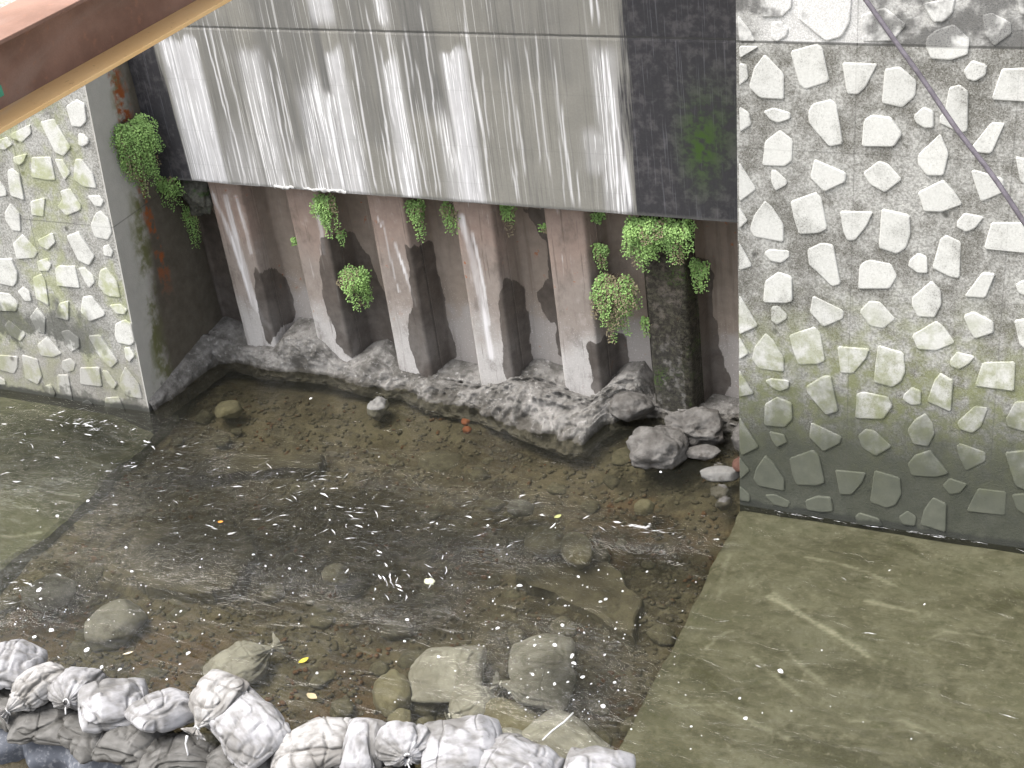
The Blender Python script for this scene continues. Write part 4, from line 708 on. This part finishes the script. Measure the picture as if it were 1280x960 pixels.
# ================================================================ SANDBAGS
def bag_mesh(L, W, H, seed, neck, pleats=11, wr=1.0):
    nu, nv = 130, 110
    u = np.linspace(0, 1, nu)[:, None] * np.ones((1, nv)); v = np.linspace(0, 2 * math.pi, nv, endpoint=False)[None, :] * np.ones((nu, 1))
    if neck == 'sewn':
        wf = np.minimum(1, (np.minimum(u, 1 - u) / .05 + 1e-6)) ** .25 * (.93 + .07 * np.sin(u * math.pi)); hf = np.minimum(1, np.minimum(u, 1 - u) / .30) ** .55
        g = u * 0; tail = u * 0
    else:
        n0, n1 = (.66, .90) if neck == 'long' else (.72, .95)
        sh = sstep(n0 - .12, n1, u); fl = sstep(n1, 1.0, u)
        neckw = 1 - sh * (.90 if neck == 'long' else .96) + fl * (.34 if neck == 'long' else .14)
        wf = np.minimum(1, (u / .05 + 1e-6)) ** .25 * neckw; hf = np.minimum(1, (u / .28 + 1e-6)) ** .55 * (1 - sh * (.84 if neck == 'long' else .95) + fl * .20)
        g = sstep(.40, n1, u); tail = fl
    cs, sn = np.cos(v), np.sin(v)
    cy = np.sign(cs) * np.abs(cs) ** .75; cz = np.sign(sn) * np.abs(sn) ** .9
    ph = fbm(np.c_[u.ravel() * 3, np.cos(v).ravel(), np.sin(v).ravel()] + seed, 3, seed).reshape(nu, nv)
    r = 1 + g * (.13 + .30 * tail) * np.sin(pleats * v + 2.6 * ph + seed) + g * .08 * np.sin((pleats * 2 + 1) * v + 4 * ph)
    X = (u - .5) * L
    if neck == 'short': X = X - L * .10 * sstep(.8, .95, u) + 0 * L
    Y = W / 2 * wf * cy * r; Z = H / 2 * hf * cz * r
    Z = np.where(Z < 0, Z * .75, Z)
    p = np.stack([X.ravel(), Y.ravel(), Z.ravel()], 1)
    cen = np.stack([X.ravel(), 0 * X.ravel(), 0 * X.ravel()], 1); d = p - cen; dl = np.linalg.norm(d, axis=1, keepdims=True) + 1e-6; nrm = d / dl
    body = (1 - .8 * sstep(.55, .95, u).ravel())
    q = p + seed * 1.7
    warp = q + .06 * np.stack([fbm(q * 5, 2, seed + 1), fbm(q * 5, 2, seed + 2), fbm(q * 5, 2, seed + 3)], 1)
    cr1 = np.exp(-(vnoise(warp * np.array([2.6, 7.0, 6.5]), seed + 8) / .085) ** 2); cr2 = np.exp(-(vnoise(warp * np.array([5, 13, 12.0]) + 3, seed + 9) / .09) ** 2); cr3 = np.exp(-(vnoise(warp * np.array([9.0, 4.0, 5.0]) + 7, seed + 10) / .07) ** 2)
    dis = .050 * fbm(q * 3.5, 2, seed) * body - wr * (.022 * cr1 + .010 * cr2 + .012 * cr3) + wr * (.014 * (np.clip(ridged(warp * np.array([2.2, 6.5, 5.5]), 2, seed + 4), -1, 1) * 1.0 - .2) + .004 * ridged(warp * np.array([4, 15, 13]), 2, seed + 6))
    p = p + nrm * dis[:, None] * np.minimum(1, dl / .03)
    # sag along the length
    p[:, 2] += -.03 * (p[:, 0] / (L / 2)) ** 2 * body
    return p, grid_faces(nu, nv, True), np.clip(.8 * cr1 + .5 * cr2 + .5 * cr3 + g.ravel() * .2, 0, 1)
def Rz(a): return Matrix.Rotation(R(a), 4, 'Z')
m_white = mat_bag('white_bag', (.355, .355, .37), (.115, .11, .10), .38, .66)
m_dirty = mat_bag('dirty_bag', (.38, .375, .37), (.12, .112, .10), .38, .62)
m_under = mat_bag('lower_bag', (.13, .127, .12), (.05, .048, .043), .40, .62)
m_sunk = mat_bag('sunken_bag', (.30, .30, .285), (.17, .165, .15), .40, .65, .7)
m_cord = mat_noise('cord', (.70, .70, .70), (.8, .8, .8), 30)
def bag(name, label, loc, L, W, H, yaw, pitch, roll, seed, neck, mat, group, wr=1.0, tie=True, pleats=11):
    root = empty(name, label, 'sandbag', loc, group)
    root.rotation_euler = (Rz(yaw) @ Matrix.Rotation(R(-pitch), 4, 'Y') @ Matrix.Rotation(R(roll), 4, 'X')).to_euler()
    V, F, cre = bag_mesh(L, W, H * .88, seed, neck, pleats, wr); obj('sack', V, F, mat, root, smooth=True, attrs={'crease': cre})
    if neck != 'sewn' and tie:
        xx = L * (.40 if neck == 'long' else .345); rr = .035 if neck == 'long' else .022
        pts = [(xx + .003 * math.sin(3 * t), W / 2 * .11 * math.cos(t) + .002, H / 2 * .17 * math.sin(t) - .003) for t in np.linspace(0, 6.6, 22)]
        pts += [(xx + .02, .0, -.03), (xx + .05, .01, -.06)]
        V, F = tube(pts, .005, 5); obj('tie', V, F, m_cord, root, smooth=True)
    return root
G = 'white sandbags along the top of the row'
T = [ # label, loc, L, W, H, yaw(neck dir), pitch, roll, seed, neck, mat
 ('white sandbag cut off by the left edge of the picture, highest in the row', (-3.24, -3.24, .14), .48, .38, .27, 200, 0, 0, 1, 'sewn', m_white),
 ('grey folded sandbag, second from the left end of the row', (-2.92, -3.36, .12), .50, .32, .28, 242, -14, 20, 2, 'long', m_dirty),
 ('bright white sandbag with a gathered rosette facing the viewer', (-2.60, -3.28, .14), .50, .36, .30, 288, 18, 0, 3, 'short', m_white),
 ('white sandbag with a creased grey side, right of the rosette bag', (-2.27, -3.31, .13), .46, .34, .26, 222, 16, -22, 4, 'sewn', m_white),
 ('mottled white sandbag between the creased bag and the tied bag', (-1.90, -3.26, .13), .46, .34, .26, 240, 18, 12, 5, 'sewn', m_white),
 ('sandbag with a hanging knotted neck and a dangling cord', (-1.57, -3.16, .21), .46, .34, .20, 262, -20, 0, 6, 'long', m_dirty),
 ('big bulging white sandbag right of the knotted one', (-1.29, -3.22, .14), .58, .40, .30, 335, -8, 14, 7, 'sewn', m_white),
 ('dirty white sandbag lying slanted, pointed at its left end', (-.81, -3.23, .10), .56, .34, .24, 25, 10, 12, 8, 'sewn', m_dirty),
 ('small white sandbag with a frayed upright end', (-.47, -3.17, .13), .40, .26, .24, 100, 40, 0, 9, 'sewn', m_white),
 ('white sandbag with a gathered knot of radiating folds', (-.20, -3.08, .15), .46, .36, .28, 300, 24, 0, 10, 'short', m_white),
 ('smooth bright white sandbag with a square sewn corner', (.13, -2.99, .16), .50, .40, .24, 206, 8, -14, 11, 'sewn', m_white),
 ('white sandbag at the bottom edge, left of the sunken corded bag', (.48, -2.97, .13), .50, .38, .22, 175, 0, 8, 12, 'sewn', m_white),
 ('white sandbag at the right end of the row by the apron edge', (.96, -2.87, .12), .42, .32, .20, 190, 0, -6, 13, 'sewn', m_white)]
for a in T: bag('sandbag', *a, group=G)
# the cord dangling from the knotted bag
pts = [(-1.60, -3.42, .16), (-1.605, -3.45, .12), (-1.60, -3.46, .05), (-1.61, -3.47, -.02), (-1.60, -3.48, -.08)]
V, F = tube(pts, [.010, .006, .006, .006, .012], 6); tag(obj('cord', V, F, m_cord, smooth=True), 'white cord hanging from the knotted sandbag', 'cord')
G2 = 'dark flattened sandbags under the white row'
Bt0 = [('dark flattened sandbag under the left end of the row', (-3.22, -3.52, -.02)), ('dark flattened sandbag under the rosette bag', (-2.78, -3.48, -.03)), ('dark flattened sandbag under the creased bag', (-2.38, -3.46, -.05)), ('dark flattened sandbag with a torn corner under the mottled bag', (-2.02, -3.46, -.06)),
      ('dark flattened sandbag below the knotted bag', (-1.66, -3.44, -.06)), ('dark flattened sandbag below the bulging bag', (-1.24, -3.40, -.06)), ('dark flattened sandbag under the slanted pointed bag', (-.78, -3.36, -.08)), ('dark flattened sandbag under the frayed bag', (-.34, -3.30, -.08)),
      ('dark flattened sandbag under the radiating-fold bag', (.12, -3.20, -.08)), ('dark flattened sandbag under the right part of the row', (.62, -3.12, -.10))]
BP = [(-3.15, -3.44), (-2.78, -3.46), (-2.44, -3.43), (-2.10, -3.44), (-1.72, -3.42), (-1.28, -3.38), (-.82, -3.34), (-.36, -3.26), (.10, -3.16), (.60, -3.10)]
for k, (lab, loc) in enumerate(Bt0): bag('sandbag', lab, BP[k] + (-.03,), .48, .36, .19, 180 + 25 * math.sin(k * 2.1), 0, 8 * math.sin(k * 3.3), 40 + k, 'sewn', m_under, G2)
G3 = 'grey sandbags sunk in the pool'
Sk = [('sunken grey pleated sandbag behind the knotted bag', (-1.91, -2.42, -.12), .56, .36, .24, 55, 5, 0, 61, 'long'), ('large sunken grey sandbag in the lower middle of the pool', (-.45, -2.10, -.10), .56, .48, .24, 290, 0, 0, 62, 'sewn'),
      ('small sunken sandbag with a tied neck below the large sunken one', (-.18, -2.36, -.12), .40, .30, .22, 225, 0, 0, 63, 'short'), ('round sunken sandbag near the apron edge, the upper of two', (.06, -1.72, -.16), .46, .40, .22, 20, 0, 0, 64, 'sewn'),
      ('sunken grey sandbag just below the round one', (.13, -2.03, -.13), .54, .36, .22, 190, 0, 0, 65, 'long'), ('sunken grey sandbag with a white cord beside the apron corner', (.56, -2.52, -.09), .60, .42, .24, 340, -6, 0, 66, 'sewn'),
      ('small sunken sandbag behind the smooth bright bag', (.20, -2.66, -.10), .40, .30, .22, 30, 0, 0, 67, 'sewn')]
for lab, loc, L, W, H, ya, pi_, ro, sd, nk in Sk: bag('sandbag', lab, (loc[0], loc[1], loc[2] - .07), L, W, H, ya, pi_, ro, sd, nk, m_sunk, G3, wr=.6)
V, F = tube([(.60, -2.40, .035), (.58, -2.50, .045), (.53, -2.58, .03), (.50, -2.66, .02)], .006, 5); tag(obj('cord', V, F, m_cord, smooth=True), 'white cord floating over the sunken bag by the apron corner', 'cord')
# ---- tarpaulin hanging below the bags on the dry side
M = Mat('blue_grey_tarp'); n1 = M.noise(4, 5, .6); n2 = M.noise(30, 4, .6); tc = M.mix(n1, (.055, .062, .08), (.11, .12, .14)); tc = M.mix(M.ramp(n2, .5, .7, 0, .6), tc, (.28, .29, .31)); m_tarp = M.done(tc, .6, M.bump(n2, .4, .01), .3)
nu, nv = 260, 60; V = []
for i in range(nu):
    x = -4.3 + 5.8 * i / (nu - 1)
    for j in range(nv):
        t = j / (nv - 1); V.append((x, -3.40 - .20 * min(1, t * 8) - .10 * t + .02 * x * 0, .0 - 1.55 * max(0, t - .06)))
V = np.array(V); Q = V * np.array([1, 0, .25]); fold = .05 * np.sin(V[:, 0] * 17 + 3 * fbm(Q * 1.5, 2, 120)) + .04 * ridged(Q * np.array([5, 1, 1]), 3, 121)
V[:, 1] += (fold + .02 * fbm(V * 7, 3, 122)) * sstep(.05, -.15, V[:, 2]) + .01 + .10 * (V[:, 0] + 1.8) / 3; V[:, 2] -= .10
tag(obj('tarpaulin', V, grid_faces(nu, nv), m_tarp, smooth=True), 'blue grey tarpaulin hanging in folds under the sandbags at lower left', 'tarpaulin')

# ================================================================ FERNS
M = Mat('fern_leaf'); rn = M.noise(7, 2, .5); rn2 = M.noise(45, 2, .5); lc = M.mix(M.ramp(rn, .3, .7), (.11, .22, .05), (.22, .38, .10)); lc = M.mix(M.mul(rn2, .5), lc, (.34, .50, .19)); m_leaf = M.done(lc, .55, None, .3)
M = Mat('dry_leaf'); lc = M.mix(M.noise(20, 2), (.13, .11, .065), (.24, .21, .13)); m_dry = M.done(lc, .8)
m_stem = mat_noise('fern_stem', (.04, .03, .02), (.08, .06, .04), 10)
def fern(label, loc, w, h, n, seed, out=.10, leaf=.016, dry=.12):
    """hanging maidenhair clump: loc = crown on the wall, w = width, h = hang"""
    rg = random.Random(seed); root = empty('fern', label, 'fern', loc, 'ferns growing from the piles')
    LV = []; LF = []; DV = []; DF = []; SV = []; SF = []
    n = max(4, int(n * .6))
    for k in range(n):
        ang = rg.uniform(-1, 1); tall = rg.uniform(.25, 1.08)
        ex = ang * w * .5 * rg.uniform(.5, 1.15); ez = -h * (1 - .5 * ang * ang) * tall; ey = -out * rg.uniform(.35, 1.3) * (1.0 - .35 * tall)
        p0 = Vector((ex * .12 + rg.gauss(0, w * .05), 0, rg.uniform(-.35, .02) * h * .35)); p2 = Vector((ex, min(-.006, ey), ez + p0.z * .5)); p1 = Vector((ex * .65, ey * 1.25, p0.z + rg.uniform(-.02, .10) * min(w, h)))
        bz = lambda t: p0 * (1 - t) ** 2 + p1 * 2 * t * (1 - t) + p2 * t * t
        v, f = tube([bz(t) for t in (0, .2, .4, .6, .8, 1)], .0016, 3); b0 = len(SV); SV += v; SF += [tuple(i + b0 for i in q) for q in f]
        isdry = rg.random() < dry; A_, B_ = (DV, DF) if isdry else (LV, LF)
        fl = (p2 - p0).length; nn = max(5, int(fl / .016)); pin = min(.075, .28 * fl + .012)
        for q in range(nn):
            t = .18 + .82 * (q + rg.random() * .6) / nn; c = bz(t); tg = (bz(min(1, t + .03)) - bz(t - .03)).normalized()
            side = tg.cross(Vector((rg.gauss(0, .25), -1, .35))).normalized()
            for sg in (-1, 1):
                m = rg.choice([2, 3, 3, 4])
                for e_ in range(m):
                    if rg.random() < .08: continue
                    dd = pin * (1.08 - .75 * t) * (e_ + .7) / m * rg.uniform(.85, 1.15)
                    pc = c + side * sg * dd + tg * dd * .45 + Vector((rg.gauss(0, .004), rg.gauss(0, .005), rg.gauss(0, .004) - dd * .25)); pc.y = min(pc.y, -.003)
                    s_ = leaf * rg.uniform(.6, 1.1) * (1.1 - .35 * t); nrm = Vector((rg.gauss(0, .35), -1 + rg.gauss(0, .3), .6 + rg.gauss(0, .4))).normalized()
                    d = (side * sg + tg * .6 + Vector((rg.gauss(0, .3), 0, rg.gauss(0, .3)))); d = (d - nrm * d.dot(nrm)).normalized(); e = nrm.cross(d)
                    vv = [pc - d * s_ * .6, pc + d * s_ * .25 - e * s_ * .6, pc + d * s_ * .62 - e * s_ * .22 + nrm * s_ * .12, pc + d * s_ * .62 + e * s_ * .22 + nrm * s_ * .12, pc + d * s_ * .25 + e * s_ * .6]
                    b0 = len(A_); A_ += [tuple(x) for x in vv]; B_.append(tuple(range(b0, b0 + 5)))
    obj('foliage', LV, LF, m_leaf, root); obj('stem', SV, SF, m_stem, root)
    if DV: obj('dry_foliage', DV, DF, m_dry, root)
    return root
FY = PY - .02
fern('big bright fern hanging beside the rust streak at the left wall end', (XL + .02, .66, 2.50), .46, .62, 120, 1, .16).rotation_euler = (0, 0, R(60))
fern('lower dark tail of fern under the corner of the streaked wall', (XL + .10, .90, 1.88), .36, .28, 34, 2, .06)
fern('sparse creeping fern in the dark left corner of the recess', (-4.36, PY + .05, 1.52), .16, .55, 16, 3, .04, .012)
fern('bushy fern just under the wall lip on the second pile', (-2.86, PY + .01, 1.76), .30, .36, 42, 4, .13)
fern('tiny fern sprig below the lip fern of the second pile', (-2.82, PY + .06, 1.42), .10, .18, 9, 5, .05)
fern('round bright fern halfway down between second and third pile', (-2.72, PY + .10, 1.06), .32, .40, 56, 6, .20)
fern('narrow fern under the lip right of the third pile', (-2.03, PY + .06, 1.76), .17, .34, 24, 7, .10)
fern('thin yellowish fern under the lip left of the fourth pile', (-1.72, PY + .08, 1.75), .14, .28, 18, 8, .12)
fern('slim fern in the joint right of the fourth pile', (-1.22, PY + .10, 1.78), .09, .30, 14, 9, .06)
fern('tiny fern tuft left of the fifth pile top', (-.90, PY + .08, 1.62), .10, .12, 9, 10, .06)
fern('small fern tuft under the lip right of the fifth pile', (-.44, PY + .10, 1.76), .09, .16, 9, 11, .06)
fern('small fern tuft in the joint above the large hanging fern', (-.44, PY + .10, 1.48), .11, .26, 14, 12, .06)
fern('large fern with dry brown fronds hanging right of the fifth pile', (-.33, PY + .06, 1.24), .42, .56, 74, 13, .17, dry=.35)
fern('big fern on top of the mossy pile, its left half', (-.02, PY - .01, 1.80), .36, .44, 64, 14, .14)
fern('big fern on top of the mossy pile, its right half', (.24, PY - .01, 1.80), .34, .34, 54, 15, .14)
fern('small fern on the right side of the mossy pile', (.37, PY + .08, 1.42), .14, .28, 16, 16, .07)
fern('tiny fern left of the mossy pile halfway down', (-.10, PY + .04, .88), .09, .18, 10, 17, .04)
fern('tiny sprig on the left side of the second pile', (-3.31, PY + .05, 1.30), .07, .14, 6, 18, .03)
m_mossl = mat_noise('grey_moss', (.05, .05, .042), (.12, .12, .10), 20, (.05, .08, .03), obj_space=True)
rock('moss_clump', 'grey moss lump under the lip in the left corner of the recess', 'moss', (-4.20, PY + .02, 1.66), (.13, .10, .20), 77, m_mossl, .5, 5)

# ================================================================ FLOATING THINGS
m_foam_glint = mat_noise('foam', (.80, .81, .83), (.85, .86, .88), 40, bumps=.2)  # shared by real foam flecks and the ribbons that stand for glints
rs = np.random.RandomState(12); V = []; F = []
def wave_z(x, y):
    i = int(round((x + 9) / 14.2 * 479)); j = int(round((y + 3.3) / 4.5 * 269)); return wz[max(0, min(479, i)) * 270 + max(0, min(269, j))]
def speck(x, y, a, b_, ang):
    n = 7; b0 = len(V); z = wave_z(x, y) + .003
    for r_, hh in ((1, 0), (.55, .006)):
        for k in range(n):
            t = 2 * math.pi * k / n; q = 1 + .2 * rs.normal(); dx, dy = a * r_ * q * math.cos(t), b_ * r_ * q * math.sin(t)
            V.append((x + dx * math.cos(ang) - dy * math.sin(ang), y + dx * math.sin(ang) + dy * math.cos(ang), z + hh * min(1, a / .012)))
    F.append(tuple(range(b0 + n, b0 + 2 * n)))
    for k in range(n): F.append((b0 + k, b0 + (k + 1) % n, b0 + n + (k + 1) % n, b0 + n + k))
CL = [(-3.6, -2.5, .35, .25, 30), (-2.6, -2.5, .8, .35, 40), (-1.3, -2.2, .8, .5, 45), (-.4, -1.7, .5, .4, 45), (.25, -1.75, .35, .45, 60), (.45, -2.3, .25, .2, 25), (1.5, -2.1, .5, .4, 25), (-2.8, -1.3, .7, .5, 40), (-1.6, -.9, .8, .4, 30), (-4.4, -1.0, .6, .5, 30)]
for cx, cy, sx, sy, n in CL:
    for k in range(n):
        x, y = rs.normal(cx, sx), rs.normal(cy, sy)
        if y < -2.95 or y > .2: continue
        a = rs.choice([.003, .004, .005, .007, .010, .014], p=[.40, .27, .18, .09, .045, .015]); speck(x, y, a * rs.uniform(1, 1.7), a, rs.uniform(0, 3.14))
for x, y, a in [(-2.95, -2.80, .026), (-2.72, -2.92, .02), (-2.2, -2.62, .018), (-2.58, -2.9, .015), (.2, -1.62, .02), (.23, -1.82, .02), (.10, -1.86, .016), (.42, -1.95, .018), (.52, -2.05, .016), (1.62, -2.1, .018), (-3.75, -2.35, .03), (-3.35, -2.7, .026), (-.9, .62, .02), (-3.1, .55, .016), (.25, .25, .016)]: speck(x, y, a, a * .65, rs.uniform(0, 3.14))
# broken white lines on the riffles: sky glints modelled as pale ribbons
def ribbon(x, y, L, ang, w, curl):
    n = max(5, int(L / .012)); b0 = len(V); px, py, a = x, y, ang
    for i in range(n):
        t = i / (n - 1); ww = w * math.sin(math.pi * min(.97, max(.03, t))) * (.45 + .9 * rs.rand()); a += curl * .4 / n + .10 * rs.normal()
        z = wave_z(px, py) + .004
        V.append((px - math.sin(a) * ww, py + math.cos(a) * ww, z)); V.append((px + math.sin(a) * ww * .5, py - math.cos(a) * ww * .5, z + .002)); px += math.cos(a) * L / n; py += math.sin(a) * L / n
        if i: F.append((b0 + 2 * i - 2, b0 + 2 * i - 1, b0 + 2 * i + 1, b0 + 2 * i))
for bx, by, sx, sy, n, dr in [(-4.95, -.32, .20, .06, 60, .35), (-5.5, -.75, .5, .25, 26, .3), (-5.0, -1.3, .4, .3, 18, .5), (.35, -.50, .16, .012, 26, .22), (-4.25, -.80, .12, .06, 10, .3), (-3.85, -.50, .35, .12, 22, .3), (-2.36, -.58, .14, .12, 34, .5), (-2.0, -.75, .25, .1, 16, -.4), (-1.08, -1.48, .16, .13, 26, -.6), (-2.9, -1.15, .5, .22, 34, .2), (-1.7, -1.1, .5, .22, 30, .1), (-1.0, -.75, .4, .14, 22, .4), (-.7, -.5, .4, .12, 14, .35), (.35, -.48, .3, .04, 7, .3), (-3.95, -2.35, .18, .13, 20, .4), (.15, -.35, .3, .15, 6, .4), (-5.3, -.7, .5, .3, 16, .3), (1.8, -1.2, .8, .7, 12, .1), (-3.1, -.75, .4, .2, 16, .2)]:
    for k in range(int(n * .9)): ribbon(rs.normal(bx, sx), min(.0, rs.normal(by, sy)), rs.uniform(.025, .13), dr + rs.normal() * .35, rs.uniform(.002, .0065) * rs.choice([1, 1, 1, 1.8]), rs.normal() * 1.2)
# foam line where the water meets the right wall
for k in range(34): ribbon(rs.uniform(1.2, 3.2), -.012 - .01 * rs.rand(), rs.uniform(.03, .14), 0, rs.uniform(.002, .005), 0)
tag(obj('foam', V, F, m_foam_glint, smooth=False), 'white foam flecks, and pale streaks modelled for sky glints, on the pool', 'foam', kind='stuff')
def leaf_thing(label, x, y, L, W, ang, col, z=None):
    n = 7; V = []; F = []
    for i in range(n):
        t = i / (n - 1); ww = W * math.sin(math.pi * (.06 + .9 * t)) * .5; xx = (t - .5) * L
        for sgn, up in ((-1, .006), (0, 0), (1, .006)): V.append((xx, sgn * ww, up + .01 * (t - .5) ** 2))
    for i in range(n - 1):
        for j in range(2): F.append((i * 3 + j, i * 3 + j + 1, i * 3 + j + 4, i * 3 + j + 3))
    o = obj('fallen_leaf', V, F, mat_noise('leaf_' + label[:6], col, tuple(c * 1.2 for c in col), 30), smooth=True, loc=(x, y, wave_z(x, y) + .006 if z is None else z)); o.rotation_euler = (0, 0, ang); tag(o, label, 'leaf')
leaf_thing('yellow leaf floating above the bulging sandbag', -1.36, -2.45, .075, .04, 1.0, (.55, .48, .06))
leaf_thing('small orange leaf floating over the left sunken slab', -2.85, -1.25, .045, .03, .3, (.55, .25, .05))
leaf_thing('pale dry leaf floating left of the knotted sandbag', -2.62, -2.75, .075, .02, .7, (.55, .50, .38))
leaf_thing('pale green leaf floating on the ripple in the right of the pool', -.30, -.50, .06, .04, .9, (.34, .36, .15))
leaf_thing('tan leaf floating beside the slanted sandbag', -1.12, -2.74, .09, .05, -.2, (.40, .33, .20))
m_orange = mat_noise('orange_stain', (.20, .06, .03), (.26, .09, .04), 25)
rock('orange_pebble', 'orange red pebble under water before the footing, the upper one', 'stone', (-1.60, .58, -.03), (.035, .03, .03), 88, m_orange, .3, 3)
rock('orange_pebble', 'orange red pebble under water before the footing, the lower one', 'stone', (-1.54, .48, -.04), (.04, .035, .03), 89, m_orange, .3, 3)
# clumps of white-green water weed
m_weed = mat_noise('pale_weed', (.50, .52, .36), (.65, .66, .50), 40, obj_space=True)
for k, (x, y) in enumerate([(-.905, -1.45)]):
    rock('foam_clump', ['pale crumbly foam clump below the radiating ripple in mid pool', 'pale crumbly foam clump right of the white riffle', 'pale foam clump on the riffle behind the left slab'][k], 'foam', (x, y, .006), (.038, .026, .014), 95 + k, m_weed, 1.0, 4)
